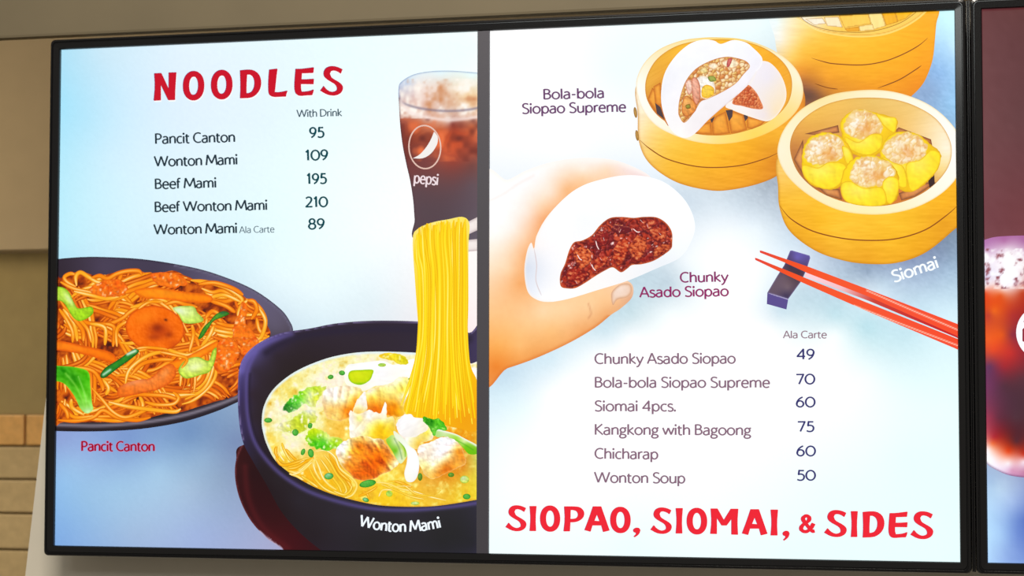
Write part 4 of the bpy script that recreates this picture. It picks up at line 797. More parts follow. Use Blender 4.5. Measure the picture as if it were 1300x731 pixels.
# top basket
bodyB = zB([(60, 0), (600, -60), (1126, -40), (1120, 20), (1110, 90), (1094, 150), (1085, 250), (1075, 350), (1055, 430), (1010, 530), (940, 606), (880, 640), (300, 700), (200, 640), (150, 560), (100, 400), (70, 250)])
def f_bB(x, y, d):
    c = field(x, y, [(986, 28, (238, 250, 250)), (990, 50, (244, 240, 226)), (1000, 40, (250, 232, 190)), (1010, 55, (252, 214, 130)), (1005, 75, (250, 200, 90)), (1020, 60, (248, 196, 70)), (1050, 60, (248, 186, 44)), (1100, 65, (250, 184, 30)), (1150, 45, (250, 178, 22)), (1180, 35, (250, 172, 18)), (1015, 90, (236, 150, 40)), (1015, 108, (160, 96, 60)), (1030, 118, (150, 90, 56)), (1050, 100, (240, 156, 30)), (1100, 100, (246, 166, 20)), (1150, 80, (250, 170, 16)), (1175, 95, (244, 150, 14)), (1165, 112, (238, 140, 16)), (1100, 112, (238, 150, 20)), (1180, 60, (250, 166, 16))], 15)
    c = wood(x, y, c, 6, 8, 5)
    c = mix(c, (90, 60, 50), .8 * spot(x, y, 1022, 122, 22, 9, 10)); return mix(c, (220, 140, 30), .4 * np.exp(-(d / 1.5) ** 2) * (x > 1100))
Rp.fill('pictured_steamer', bodyB, f_bB, 2.0, 'bamboo steamer cut off at the top of the picture')
SEAM = ((206, 128, 20), (136, 70, 12), (120, 58, 8))
for p in ([(300, 368), (380, 392), (450, 405), (620, 412), (760, 390), (880, 345), (980, 290), (1040, 240)], [(320, 530), (400, 556), (470, 566)], [(720, 560), (850, 510), (950, 450), (1000, 415)]): Rp.strands('pictured_bamboo_seam', [(zB(p), 1.5, SEAM, .2)])
lid = zB([(185, 60), (200, 110), (260, 150), (350, 200), (480, 228), (620, 238), (760, 224), (880, 182), (980, 122), (1045, 60), (1060, 30), (200, 40)])
def f_lid(x, y, d):
    c = np.tile([252., 206, 90], (len(x), 1)); c = mix(c, (250, 236, 200), spot(x, y, 1015, 28, 30, 30))
    c = mix(c, (254, 222, 120), .8 * np.exp(-((d - 1.2) / 1.2) ** 2)); return mix(c, (206, 130, 30), .5 * np.exp(-((d - 3.0) / .6) ** 2))
Rp.fill('pictured_steamer_rim', lid, f_lid, 1.4)
lid2 = zB([(215, 60), (240, 118), (310, 165), (420, 195), (520, 206), (620, 208), (740, 190), (860, 150), (940, 100), (985, 60), (990, 30), (230, 40)])
def f_lid2(x, y, d):
    c = np.tile([252., 200, 70], (len(x), 1)); c = mix(c, (250, 240, 214), spot(x, y, 1020, 25, 32, 20))
    return mix(wood(x, y, c, 80, 5), (110, 60, 16), .75 * np.exp(-(d / .8) ** 2))
Rp.fill('pictured_woven_lid', lid2, f_lid2, 1.3)
for pts, col in [([(475, 100), (660, 85), (680, 150), (510, 178)], (252, 204, 84)), ([(660, 84), (745, 78), (775, 165), (690, 190)], (254, 226, 140)), ([(745, 78), (830, 74), (850, 140), (775, 162)], (246, 178, 30)), ([(830, 74), (960, 66), (900, 118), (850, 138)], (250, 186, 30)), ([(510, 182), (600, 168), (606, 198), (530, 200)], (242, 170, 34)), ([(600, 166), (690, 152), (700, 190), (610, 200)], (254, 226, 150)), ([(380, 110), (472, 104), (500, 175), (400, 165)], (250, 232, 190)), ([(260, 120), (370, 112), (395, 150), (320, 160)], (248, 238, 214))]:
    Rp.fill('pictured_bamboo_strip', zB(pts), (lambda col: lambda x, y, d: mix(wood(x, y, np.tile(np.array(col, float), (len(x), 1)), 80, 8, 2), (170, 104, 24), .6 * np.exp(-(d / .5) ** 2)))(col), 1.5, None, True)
# left basket
bodyA = zA([(92, 260), (98, 380), (104, 500), (150, 592), (260, 668), (400, 703), (500, 700), (620, 672), (700, 632), (760, 560), (797, 400), (797, 280), (700, 160), (440, 120), (180, 160)])
def f_bA(x, y, d):
    c = field(x, y, [(808, 130, (252, 246, 230)), (808, 170, (250, 226, 180)), (825, 170, (252, 214, 130)), (820, 205, (248, 200, 100)), (850, 185, (248, 198, 70)), (850, 215, (246, 184, 50)), (900, 195, (250, 186, 34)), (900, 230, (240, 166, 34)), (950, 190, (246, 172, 24)), (950, 220, (240, 160, 24)), (990, 170, (244, 176, 40)), (1010, 140, (238, 150, 30)), (1015, 120, (226, 136, 34)), (985, 205, (220, 134, 22))], 15)
    c = wood(x, y, c, 8, 9, 3)
    return mix(c, (190, 110, 20), .55 * np.exp(-(d / 2) ** 2))
Rp.fill('pictured_steamer', bodyA, f_bA, 1.8, 'left bamboo steamer holding the halved bun in the picture')
Rp.strands('pictured_bamboo_seam', [(zA([(108, 492), (150, 528), (220, 570), (330, 600), (430, 607), (540, 597), (640, 568), (700, 540)]), 1.5, SEAM, .2)])
outA = zA([(92, 272), (100, 215), (135, 155), (195, 105), (280, 72), (360, 60), (440, 58), (540, 66), (640, 98), (720, 145), (775, 205), (797, 275), (785, 340), (740, 400), (660, 455), (560, 492), (450, 508), (350, 500), (250, 470), (170, 425), (115, 355)])
def f_rA(x, y, d):
    c = field(x, y, [(808, 110, (253, 252, 246)), (830, 60, (252, 230, 180)), (870, 50, (250, 226, 160)), (930, 50, (248, 214, 110)), (990, 70, (253, 238, 200)), (1015, 100, (253, 240, 208)), (1005, 140, (253, 220, 140)), (960, 172, (253, 214, 90)), (910, 182, (253, 222, 130)), (860, 178, (254, 242, 214)), (825, 155, (254, 248, 234))], 16)
    return mix(c, (230, 180, 90), .35 * np.exp(-(d / 1.0) ** 2))
Rp.fill('pictured_steamer_rim', outA, f_rA, 1.8)
innA = zA([(130, 272), (140, 215), (175, 155), (235, 108), (310, 80), (430, 66), (540, 74), (630, 102), (700, 150), (740, 205), (750, 265), (735, 330), (690, 385), (620, 430), (520, 462), (440, 472), (350, 466), (260, 438), (185, 390), (142, 330)])
def f_iA(x, y, d):
    c = field(x, y, [(822, 110, (232, 170, 60)), (835, 80, (236, 172, 50)), (860, 60, (244, 182, 40)), (930, 55, (250, 186, 30)), (980, 75, (244, 170, 24)), (1000, 100, (240, 166, 40)), (990, 140, (240, 170, 50)), (940, 160, (232, 150, 40)), (900, 160, (226, 136, 30)), (840, 130, (200, 104, 24))], 15)
    return mix(wood(x, y, c, -30, 8, 4), (200, 130, 40), .7 * np.exp(-(d / 1.0) ** 2))
Rp.fill('pictured_steamer_inside', innA, f_iA, 1.8)
for pts in [[(140, 320), (160, 270), (190, 300), (205, 360), (175, 375)], [(165, 265), (195, 248), (205, 330), (195, 350), (172, 340)], [(205, 400), (225, 430), (250, 440), (230, 400)], [(330, 462), (370, 425), (408, 412), (412, 468), (370, 466)], [(412, 412), (430, 390), (470, 370), (488, 462), (440, 470), (414, 468)], [(480, 400), (500, 368), (545, 385), (560, 447), (520, 460), (492, 462)], [(560, 440), (558, 392), (600, 400), (640, 408), (620, 428), (580, 446)]]:
    Rp.fill('pictured_bamboo_slat', zA(pts), shaded((236, 150, 44), (186, 96, 20), (250, 180, 70), 8, 5), 1.4, None, True)
for pts in [[(172, 335), (195, 352), (212, 405), (180, 380)], [(404, 405), (425, 390), (412, 420)], [(470, 366), (500, 362), (498, 392), (484, 412)], [(545, 385), (562, 384), (564, 398), (552, 412)]]:
    Rp.fill('pictured_slat_gap', zA(pts), lambda x, y, d: np.tile([74., 56, 60], (len(x), 1)), 2, None, True)
for cx, cy in ((89, 375), (96, 472)):
    q = zA([(cx, cy)])[0]; Rp.fill('pictured_rivet', ellipse(q[0], q[1], 2.2, 7.0, -8, n=16), shaded((206, 156, 70), (150, 104, 40), (240, 206, 140), 12, 3), 1.0, None, True)
bun2 = zA([(470, 345), (540, 290), (590, 215), (600, 165), (650, 162), (695, 205), (722, 265), (724, 320), (700, 370), (672, 400), (642, 412), (600, 402), (550, 385), (500, 365)])
def f_bun2(x, y, d):
    c = field(x, y, [(960, 90, (242, 236, 242)), (975, 100, (236, 230, 238)), (990, 110, (244, 230, 214)), (985, 140, (248, 226, 190)), (970, 145, (238, 226, 226)), (945, 140, (246, 238, 234)), (975, 85, (238, 232, 240))], 12)
    return mix(c, (250, 240, 226), .7 * np.exp(-(d / 1.6) ** 2))
Rp.fill('pictured_bun_half', bun2, f_bun2, 1.5, 'back half of the split white bun in the picture')
def meat(cols, crease, hi, size, s, edge=None, glint=.6):
    def f(x, y, d):
        c = lumps(x, y, size, cols, crease, hi, s, .45, glint)
        if edge is not None: c = mix(c, edge, .7 * np.exp(-(d / 1.3) ** 2))
        return c
    return f
Rp.fill('pictured_filling', zA([(497, 335), (530, 285), (562, 258), (595, 285), (615, 320), (627, 358), (590, 360), (540, 348)]), meat([(222, 110, 56), (206, 84, 34), (236, 140, 80)], (160, 52, 20), (250, 190, 140), 3.6, 4, (238, 160, 110)), 1.1)
bun1 = zA([(198, 330), (202, 250), (222, 190), (265, 130), (320, 85), (375, 68), (420, 72), (450, 86), (500, 70), (550, 78), (580, 98), (622, 142), (620, 178), (598, 205), (565, 258), (500, 318), (440, 368), (395, 408), (350, 455), (318, 478), (285, 480), (245, 455), (215, 400)])
def f_bun1(x, y, d):
    c = field(x, y, [(845, 110, (238, 238, 246)), (850, 150, (246, 244, 246)), (870, 65, (248, 248, 252)), (900, 58, (246, 246, 250)), (930, 62, (246, 248, 252)), (960, 80, (240, 238, 246)), (950, 100, (244, 240, 248)), (920, 135, (240, 234, 238)), (880, 165, (244, 238, 240)), (865, 172, (250, 248, 246)), (858, 120, (246, 244, 248)), (880, 75, (244, 246, 250))], 12)
    c = NOISE(x, y, c, 3, 8, 5)
    c = mix(c, (214, 190, 190), .6 * line(x, y, zA([(600, 205), (560, 262), (500, 320), (440, 370), (370, 440)]), 1.2)); return mix(c, (252, 252, 252), .6 * np.exp(-(d / 1.5) ** 2) * (y < 120))
Rp.fill('pictured_bun_half', bun1, f_bun1, 1.6, 'front half of the split white bun in the picture')
Rp.fill('pictured_filling', zA([(270, 375), (275, 320), (300, 245), (345, 190), (410, 155), (470, 140), (515, 145), (555, 158), (572, 182), (545, 215), (510, 255), (450, 292), (395, 318), (365, 330), (340, 370), (310, 408), (292, 418), (278, 400)]),
        meat([(246, 214, 150), (232, 180, 96), (250, 226, 180), (222, 140, 70), (240, 200, 110)], (176, 96, 36), (255, 246, 220), 5, 14, (206, 130, 70)), 1.0, 'chopped filling of the open bun in the picture')
for pts, base, rim, hi in [([(345, 235), (375, 220), (415, 240), (426, 275), (415, 305), (385, 318), (362, 305), (350, 270)], (246, 238, 226), (226, 196, 160), (255, 250, 244)), ([(370, 272), (390, 258), (418, 270), (420, 298), (395, 314), (370, 308)], (244, 196, 50), (226, 160, 30), (252, 220, 100)), ([(325, 240), (345, 228), (362, 262), (362, 318), (345, 345), (330, 310)], (222, 150, 120), (176, 84, 54), (244, 190, 170)), ([(290, 320), (310, 305), (345, 340), (340, 372), (305, 392), (285, 372)], (226, 140, 60), (176, 84, 30), (250, 200, 120)), ([(300, 250), (322, 238), (330, 280), (312, 300)], (236, 190, 170), (196, 120, 90), (250, 220, 206)), ([(455, 160), (500, 148), (528, 170), (500, 190), (462, 180)], (250, 226, 186), (206, 130, 70), (255, 246, 226)), ([(480, 150), (498, 148), (486, 180), (474, 180)], (200, 90, 90), (170, 60, 50), (220, 130, 120)), ([(395, 225), (420, 222), (430, 240), (405, 245)], (150, 160, 60), (110, 120, 40), (190, 196, 100)), ([(395, 178), (420, 165), (440, 178), (420, 196)], (250, 226, 190), (210, 150, 90), (255, 244, 226)), ([(360, 195), (385, 182), (395, 205), (370, 212)], (236, 210, 130), (190, 130, 60), (250, 236, 190)), ([(300, 345), (318, 340), (322, 356), (306, 360)], (120, 120, 30), (150, 90, 20), (170, 170, 80))]:
    Rp.fill('pictured_filling_piece', zA(pts), shaded(base, rim, hi, 26, 3.5, 6, 1.2), 1.0)
# right basket with dumplings
bodyC = zC([(50, 290), (52, 400), (58, 480), (95, 565), (190, 638), (300, 676), (400, 688), (500, 682), (600, 645), (700, 565), (760, 500), (760, 300), (650, 180), (400, 120), (140, 180)])
def f_bC(x, y, d):
    c = field(x, y, [(990, 220, (250, 200, 100)), (992, 260, (246, 184, 40)), (1005, 285, (240, 172, 30)), (1040, 280, (250, 186, 28)), (1040, 315, (238, 166, 30)), (1100, 290, (250, 190, 40)), (1100, 325, (236, 164, 24)), (1150, 290, (248, 188, 34)), (1160, 310, (240, 170, 20)), (1200, 260, (246, 176, 20)), (1200, 285, (234, 160, 22)), (1060, 300, (250, 190, 44)), (1130, 310, (246, 182, 30))], 15)
    c = wood(x, y, c, 4, 10, 6)
    return mix(c, (190, 120, 14), .6 * np.exp(-(d / 2.0) ** 2))
Rp.fill('pictured_steamer', bodyC, f_bC, 1.8, 'right bamboo steamer holding four dumplings in the picture')
Rp.strands('pictured_bamboo_seam', [(zC([(58, 470), (100, 520), (180, 565), (290, 592), (400, 600), (500, 592), (600, 560), (680, 505), (730, 460)]), 1.7, SEAM, .2)])
outC = zC([(52, 290), (58, 225), (90, 165), (150, 105), (240, 62), (330, 45), (430, 42), (520, 58), (610, 95), (680, 150), (730, 220), (745, 290), (720, 360), (660, 425), (570, 475), (470, 500), (370, 503), (270, 485), (170, 435), (90, 365)])
def f_rC(x, y, d):
    c = field(x, y, [(990, 190, (252, 240, 210)), (1000, 150, (252, 240, 200)), (1040, 122, (250, 226, 160)), (1100, 116, (252, 238, 200)), (1160, 128, (252, 246, 226)), (1200, 150, (253, 250, 240)), (1208, 200, (254, 252, 244)), (1190, 245, (253, 246, 226)), (1150, 265, (252, 240, 200)), (1100, 270, (252, 238, 180)), (1040, 258, (253, 236, 190)), (1005, 225, (252, 236, 200))], 18)
    return mix(c, (226, 180, 80), .4 * np.exp(-(d / 1.0) ** 2))
Rp.fill('pictured_steamer_rim', outC, f_rC, 1.8)
innC = zC([(97, 265), (108, 200), (150, 145), (225, 98), (310, 75), (400, 70), (490, 78), (570, 105), (640, 150), (685, 215), (697, 275), (680, 335), (630, 395), (560, 440), (470, 468), (380, 472), (280, 452), (190, 410), (125, 345)])
def f_iC(x, y, d):
    c = field(x, y, [(1008, 190, (196, 124, 60)), (1015, 170, (226, 160, 70)), (1030, 145, (240, 186, 80)), (1070, 130, (240, 190, 90)), (1110, 130, (232, 190, 100)), (1160, 140, (240, 200, 120)), (1190, 160, (250, 226, 180)), (1200, 190, (252, 240, 214)), (1190, 215, (250, 216, 130)), (1170, 240, (196, 110, 40)), (1130, 256, (214, 120, 50)), (1070, 245, (200, 110, 50)), (1025, 225, (160, 90, 50)), (1100, 165, (226, 170, 80)), (1140, 160, (240, 190, 100))], 14)
    c = wood(x, y, c, -8, 5, 5); return mix(c, (206, 140, 50), .7 * np.exp(-(d / 1.1) ** 2))
Rp.fill('pictured_steamer_inside', innC, f_iC, 1.6)
for pts in [[(110, 300), (145, 225), (150, 330), (160, 380)], [(150, 205), (275, 172), (280, 200), (210, 210)], [(480, 200), (500, 180), (620, 225), (625, 250), (560, 210)], [(200, 400), (280, 410), (290, 450), (230, 432)], [(500, 425), (600, 385), (640, 385), (560, 438), (510, 452)]]:
    Rp.fill('pictured_bamboo_slat', zC(pts), shaded((214, 132, 70), (120, 66, 40), (236, 170, 100), 8, 5), 1.6, None, True)
Rp.fill('pictured_slat_gap', zC([(608, 375), (632, 355), (634, 390), (615, 405)]), lambda x, y, d: np.tile([54., 30, 30], (len(x), 1)), 2, None, True)
def siomai(wrap, top, flaps, seed):
    def fw(x, y, d):
        x0, x1, y0, y1 = x.min(), x.max(), y.min(), y.max(); u = (x - x0) / (x1 - x0); v = (y - y0) / (y1 - y0)
        c = np.tile([255., 220, 22], (len(x), 1)); c = mix(c, (240, 186, 4), .9 * v ** 1.6); c = mix(c, (255, 244, 120), .7 * spot(x, y, x0 + .35 * (x1 - x0), y0 + .6 * (y1 - y0), 8, 6)); c = mix(c, (222, 160, 6), .7 * np.clip(u * 2.2 - 1.4, 0, 1))
        c = c + folds(x, y, 16, 10, seed, 70)[:, None]
        return mix(c, (206, 146, 6), .6 * np.exp(-(d / 1.3) ** 2))
    Rp.fill('pictured_siomai', zC(wrap), fw, 1.3, 'yellow wrapped steamed dumpling in the picture', False, .9)
    def ft(x, y, d):
        cx, cy = x.mean(), y.mean(); c = lumps(x, y, 8.5, [(250, 232, 190), (246, 220, 160), (250, 240, 214), (240, 200, 120)], (236, 190, 110), (255, 252, 240), seed, .9, .7)
        c = mix(c, (230, 140, 50), .55 * spot(x, y, cx + 5, cy + 5, 10, 8)); c = mix(c, (252, 246, 236), .6 * spot(x, y, cx - 7, cy - 5, 8, 7))
        c = mix(c, (214, 130, 50), .4 * np.clip(fbm(x, y, 5, 2, seed) * 4 - 2.1, 0, 1))
        return mix(c, (236, 196, 80), .6 * np.exp(-(d / 1.6) ** 2))
    Rp.fill('pictured_siomai_filling', zC(top), ft, 1.1, None, False, 1.8)
    for fl in flaps: Rp.fill('pictured_wrapper_flap', zC(fl), shaded((255, 222, 30), (224, 168, 10), (255, 242, 130), 8, 9, seed, 1.1), 1.2)
siomai([(283, 165), (310, 128), (350, 115), (400, 122), (430, 130), (492, 150), (488, 200), (462, 240), (440, 270), (400, 290), (340, 285), (300, 250), (288, 205)], [(305, 150), (335, 120), (385, 118), (420, 140), (440, 180), (420, 210), (370, 222), (325, 215), (300, 190)], [[(415, 128), (450, 140), (492, 148), (484, 200), (450, 180), (432, 158)], [(300, 215), (350, 235), (400, 205), (440, 212), (430, 262), (380, 285), (320, 262)]], 3)
siomai([(148, 250), (175, 215), (215, 200), (265, 205), (305, 235), (330, 285), (322, 345), (290, 395), (250, 412), (190, 400), (148, 365), (140, 300)], [(150, 260), (180, 222), (230, 205), (280, 220), (306, 258), (290, 295), (240, 312), (190, 318), (158, 300)], [[(145, 320), (200, 330), (240, 310), (300, 318), (298, 372), (250, 410), (190, 398), (148, 360)], [(290, 250), (318, 262), (332, 305), (310, 318), (296, 290)]], 7)
siomai([(435, 260), (460, 215), (510, 195), (570, 205), (615, 240), (655, 275), (648, 330), (610, 380), (550, 420), (500, 410), (470, 370), (440, 330), (432, 295)], [(440, 265), (470, 220), (520, 200), (575, 212), (605, 250), (595, 290), (545, 310), (500, 320), (460, 300)], [[(530, 315), (580, 300), (620, 265), (655, 280), (645, 335), (600, 385), (550, 418), (530, 370)], [(440, 290), (480, 310), (520, 330), (530, 400), (490, 395), (445, 340)]], 9)
siomai([(285, 390), (300, 335), (335, 295), (400, 282), (450, 300), (495, 345), (500, 400), (490, 450), (440, 470), (360, 470), (305, 450)], [(320, 345), (345, 300), (400, 290), (455, 305), (488, 345), (470, 385), (420, 402), (360, 400), (325, 380)], [[(440, 385), (470, 362), (500, 378), (495, 430), (470, 465), (445, 440)], [(285, 395), (320, 380), (370, 405), (440, 405), (450, 465), (370, 472), (300, 452)]], 12)
# hand holding the bun
zH = Z(2.436, 620, 180)
hand = zH([(-20, 130), (60, 118), (120, 88), (200, 62), (290, 50), (380, 55), (450, 78), (502, 110), (470, 130), (380, 140), (300, 200), (200, 330), (160, 420), (230, 470), (330, 450), (400, 432), (430, 430), (448, 448), (444, 482), (410, 515), (380, 535), (330, 575), (250, 622), (150, 668), (60, 700), (-20, 722)])
def f_hand(x, y, d):
    S = [(622, 235, (255, 255, 255)), (640, 225, (255, 254, 254)), (660, 240, (254, 250, 250)), (640, 260, (255, 252, 252)), (700, 205, (254, 251, 251)), (680, 225, (253, 248, 248)), (760, 200, (251, 244, 244)), (800, 210, (246, 228, 228)), (820, 222, (236, 212, 214)), (740, 215, (253, 234, 218)), (740, 226, (250, 206, 164)), (720, 240, (246, 184, 128)), (770, 217, (250, 216, 184)), (700, 245, (253, 226, 204)), (690, 262, (251, 206, 166)), (670, 270, (253, 230, 214)), (692, 282, (242, 158, 96)), (665, 300, (252, 212, 178)), (672, 325, (244, 168, 104)), (650, 290, (255, 242, 234)), (630, 300, (255, 248, 242)), (628, 340, (254, 222, 190)), (645, 340, (253, 214, 174)), (660, 360, (244, 170, 104)), (630, 400, (252, 194, 132)), (660, 400, (252, 198, 140)), (690, 395, (252, 214, 168)), (720, 395, (252, 210, 160)), (750, 390, (250, 204, 152)), (775, 380, (248, 196, 142)), (795, 370, (246, 204, 170)), (700, 420, (250, 190, 122)), (660, 440, (250, 184, 110)), (630, 440, (248, 170, 84)), (630, 465, (236, 132, 44)), (680, 450, (240, 160, 84)), (740, 420, (240, 166, 100)), (770, 400, (238, 170, 110)), (800, 378, (226, 168, 130))]
    c = field(x, y, S, 14); c = NOISE(x, y, c, 3, 6, 7)
    c = mix(c, (246, 226, 220), .4 * line(x, y, zH([(0, 185), (50, 160), (90, 132), (140, 105)]), 2.2))
    c = mix(c, (214, 110, 40), .55 * np.exp(-(d / 3.0) ** 2) * (y > 400)); c = mix(c, (255, 246, 240), .8 * np.exp(-(d / 5.0) ** 2) * (y < 260))
    c = mix(c, (206, 140, 96), .5 * line(x, y, zH([(310, 500), (318, 530), (310, 545)]), 1.2)); return c
Rp.fill('pictured_hand', hand, f_hand, 1.9, 'hand holding the bitten bun in the picture')
Rp.fill('pictured_thumbnail', zH([(385, 460), (410, 440), (438, 440), (444, 462), (430, 480), (400, 488), (386, 505), (380, 480)]), shaded((238, 206, 184), (214, 160, 120), (250, 232, 222), 2), 1.3)
bun = zH([(112, 400), (120, 340), (133, 312), (142, 330), (150, 290), (180, 235), (230, 180), (275, 145), (330, 122), (420, 104), (500, 110), (560, 135), (615, 190), (640, 260), (622, 320), (590, 360), (520, 392), (430, 430), (340, 458), (250, 485), (190, 495), (150, 488), (122, 462)])
def f_bun(x, y, d):
    c = field(x, y, [(670, 340, (214, 222, 236)), (675, 370, (232, 236, 246)), (690, 375, (250, 250, 252)), (685, 310, (250, 246, 246)), (700, 280, (252, 250, 252)), (750, 240, (255, 255, 255)), (820, 235, (254, 254, 255)), (860, 270, (252, 254, 255)), (860, 310, (246, 250, 252)), (840, 335, (236, 240, 246)), (800, 355, (244, 244, 246)), (750, 365, (252, 248, 246)), (720, 375, (252, 250, 250)), (740, 280, (246, 248, 252)), (780, 260, (248, 250, 253)), (700, 330, (246, 246, 250))], 18)
    c = mix(c, (236, 196, 170), .75 * line(x, y, zH([(142, 335), (152, 380), (150, 430)]), 2) * 0)
    c = mix(c, (255, 240, 226), .6 * np.exp(-(d / 2.0) ** 2) * (x < 700)); return c
Rp.fill('pictured_bun', bun, f_bun, 2.0, 'round white steamed bun in the hand in the picture')
Rp.strands('pictured_bun_crease', [(zH([(142, 330), (150, 380), (148, 430), (165, 475)]), 1.6, ((236, 226, 226), (220, 210, 214), (214, 200, 206)))])
zF = Z(4.874, 690, 240)
fill_o = zF([(108, 600), (105, 530), (135, 460), (160, 380), (190, 330), (240, 318), (300, 285), (350, 225), (410, 180), (480, 172), (560, 178), (620, 172), (700, 175), (760, 210), (795, 265), (798, 330), (790, 370), (740, 410), (680, 445), (610, 465), (550, 470), (520, 492), (480, 515), (430, 485), (380, 505), (320, 540), (260, 580), (200, 612), (150, 615)])
def f_asado(x, y, d):
    c = lumps(x, y, 9, [(176, 46, 26), (150, 28, 24), (190, 62, 34), (120, 18, 26)], (88, 12, 22), (226, 110, 76), 33, 1.1, .4)
    n2 = fbm(x, y, 3.4, 3, 12); c = mix(c, (252, 222, 214), (n2 - .70) * 8); c = c + relief(x, y, 3.5, 26, 3, 9)[:, None]
    return mix(c, (210, 112, 50), .8 * np.exp(-(d / 1.5) ** 2))
Rp.fill('pictured_meat_filling', fill_o, f_asado, 0.9, 'dark red saucy meat filling in the picture')
for q, (pts, b_) in enumerate([([(190, 380), (240, 360), (290, 390), (300, 440), (270, 480), (220, 495), (200, 440)], (216, 92, 44)), ([(430, 400), (470, 320), (510, 310), (530, 360), (510, 430), (470, 475), (435, 450)], (196, 62, 28)), ([(535, 350), (590, 290), (640, 330), (625, 400), (580, 440), (540, 410)], (206, 84, 40)), ([(310, 440), (380, 420), (400, 455), (360, 490), (310, 500)], (190, 56, 30)), ([(150, 510), (230, 495), (280, 530), (240, 580), (160, 590)], (166, 34, 22)), ([(660, 260), (720, 240), (765, 280), (740, 330), (690, 320)], (186, 62, 32)), ([(680, 380), (730, 345), (780, 350), (760, 390), (700, 420)], (200, 84, 40)), ([(330, 290), (380, 270), (410, 300), (380, 350), (335, 340)], (150, 28, 28)), ([(440, 220), (520, 230), (540, 260), (480, 280), (430, 260)], (104, 14, 34)), ([(590, 200), (660, 185), (700, 215), (660, 250), (600, 240)], (176, 52, 34)), ([(560, 420), (600, 440), (580, 462), (540, 460)], (160, 40, 24))]):
    def f_mp(x, y, d, b_=b_, q=q):
        a = fbm((x + y * .6) / 1.2, (y - x * .4) * 1.6, 3.2, 3, q)
        c = np.tile(np.array(b_, float), (len(x), 1)); c = mix(c, (112, 16, 18), (.5 - a) * 5); c = mix(c, (240, 150, 96), (a - .56) * 4)
        return mix(c, (84, 12, 20), .7 * np.exp(-(d / 1.3) ** 2) * (y > y.mean() - 1))
    veg(Rp, 'pictured_meat_piece', zF(pts), f_mp, 0.8)
Rp.strands('pictured_sauce_glint', [(zF(p), 1.3, ((226, 150, 140), (252, 226, 220), (255, 250, 250)), .3) for p in [[(325, 320), (332, 350), (345, 375)], [(300, 465), (310, 490), (325, 505)], [(555, 245), (580, 265), (600, 265)], [(290, 455), (300, 480)], [(372, 300), (378, 320)], [(600, 190), (618, 210)], [(350, 425), (362, 440)], [(210, 405), (225, 430), (240, 440)], [(200, 570), (210, 585)], [(480, 250), (470, 270)], [(715, 270), (730, 285)], [(640, 215), (650, 240)], [(670, 350), (680, 340)]]])
# chopsticks on their rest
zK = Z(4.3, 940, 290)
PUR = (96, 82, 160)
def f_rest(x, y, d):
    c = field(x, y, [(1004, 322, (84, 70, 130)), (1012, 327, (104, 92, 176)), (1022, 328, (90, 78, 150)), (1004, 338, (60, 44, 66)), (1014, 345, (64, 44, 60)), (995, 352, (100, 80, 96)), (1000, 365, (112, 92, 104)), (985, 372, (96, 78, 96)), (998, 375, (64, 52, 84))], 6)
    return mix(c, (140, 130, 190), .5 * np.exp(-(d / .9) ** 2))
Rp.fill('pictured_chopstick_rest', zK([(272, 122), (282, 120), (378, 148), (382, 160), (365, 215), (335, 285), (262, 385), (148, 350), (200, 262), (240, 200)]), f_rest, 1.4, 'dark purple chopstick rest in the picture', True)
Rp.fill('pictured_rest_front', zK([(148, 350), (262, 385), (252, 442), (145, 412)]), lambda x, y, d: mix(np.tile([88., 74, 140], (len(x), 1)), (226, 220, 244), .9 * line(x, y, zK([(160, 352), (262, 385)]), .8, False)), 1.2, None, True)
def f_stick(x, y, d):
    c = np.tile([236., 74, 34], (len(x), 1)); return mix(c, (206, 40, 30), .5 * np.exp(-(d / .8) ** 2))
Rp.fill('pictured_stick_shadow', zK([(360, 240), (700, 372), (1190, 560), (1190, 600), (700, 395), (350, 262)]), lambda x, y, d: field(x, y, [(1025, 350, (250, 206, 214)), (1070, 365, (240, 190, 196)), (1110, 382, (200, 60, 50)), (1200, 420, (196, 30, 36))], 12), 2.0, None, True)
for nm, pts, ln in (('pictured_chopstick', [(106, 120), (118, 122), (380, 212), (700, 333), (1195, 525), (1195, 592), (700, 372), (370, 245), (240, 185), (108, 132)], [(690, 338), (900, 430), (1190, 555)]), ('pictured_chopstick', [(80, 160), (92, 163), (220, 215), (350, 268), (700, 408), (1195, 606), (1195, 664), (700, 455), (340, 296), (82, 172)], [(620, 420), (850, 510), (1190, 640)])):
    Rp.fill(nm, zK(pts), (lambda ln: lambda x, y, d: mix(field(x, y, [(965, 322, (226, 66, 52)), (1000, 340, (240, 76, 26)), (1060, 360, (244, 84, 40)), (1150, 400, (244, 78, 46)), (1200, 420, (244, 74, 40))], 15), (255, 214, 196), .95 * line(x, y, zK(ln), .75)))(ln), 1.3, 'red chopstick in the picture', True)
# --- writing
hb = [('S', 642.7, 668.6, 641.3, 674), ('I', 673.4, 681.2, 642.4, 673.6), ('O', 686.7, 711.2, 641.7, 674.5), ('P', 716.5, 742, 642.8, 674), ('A', 743, 773.9, 642.8, 674.8), ('O', 775.7, 800.6, 643.3, 676.3), (',', 804.7, 813, 669.6, 681.4), ('S', 826.7, 853, 644, 677.4), ('I', 858.8, 866.8, 645, 676.7), ('O', 872.7, 897.7, 644.6, 678), ('M', 902.6, 937.2, 645.5, 678.3),
      ('A', 942.8, 974.2, 646.4, 679), ('I', 979.2, 987.6, 646.9, 679.2), (',', 994.3, 1002.3, 673.6, 685.7), ('S', 1047, 1075, 647.3, 681.4), ('I', 1081, 1088.8, 648.9, 681.2), ('D', 1096, 1122.6, 648.9, 681.9), ('E', 1128.6, 1152, 649.5, 682.5), ('S', 1156.5, 1184.8, 648.9, 684.1)]
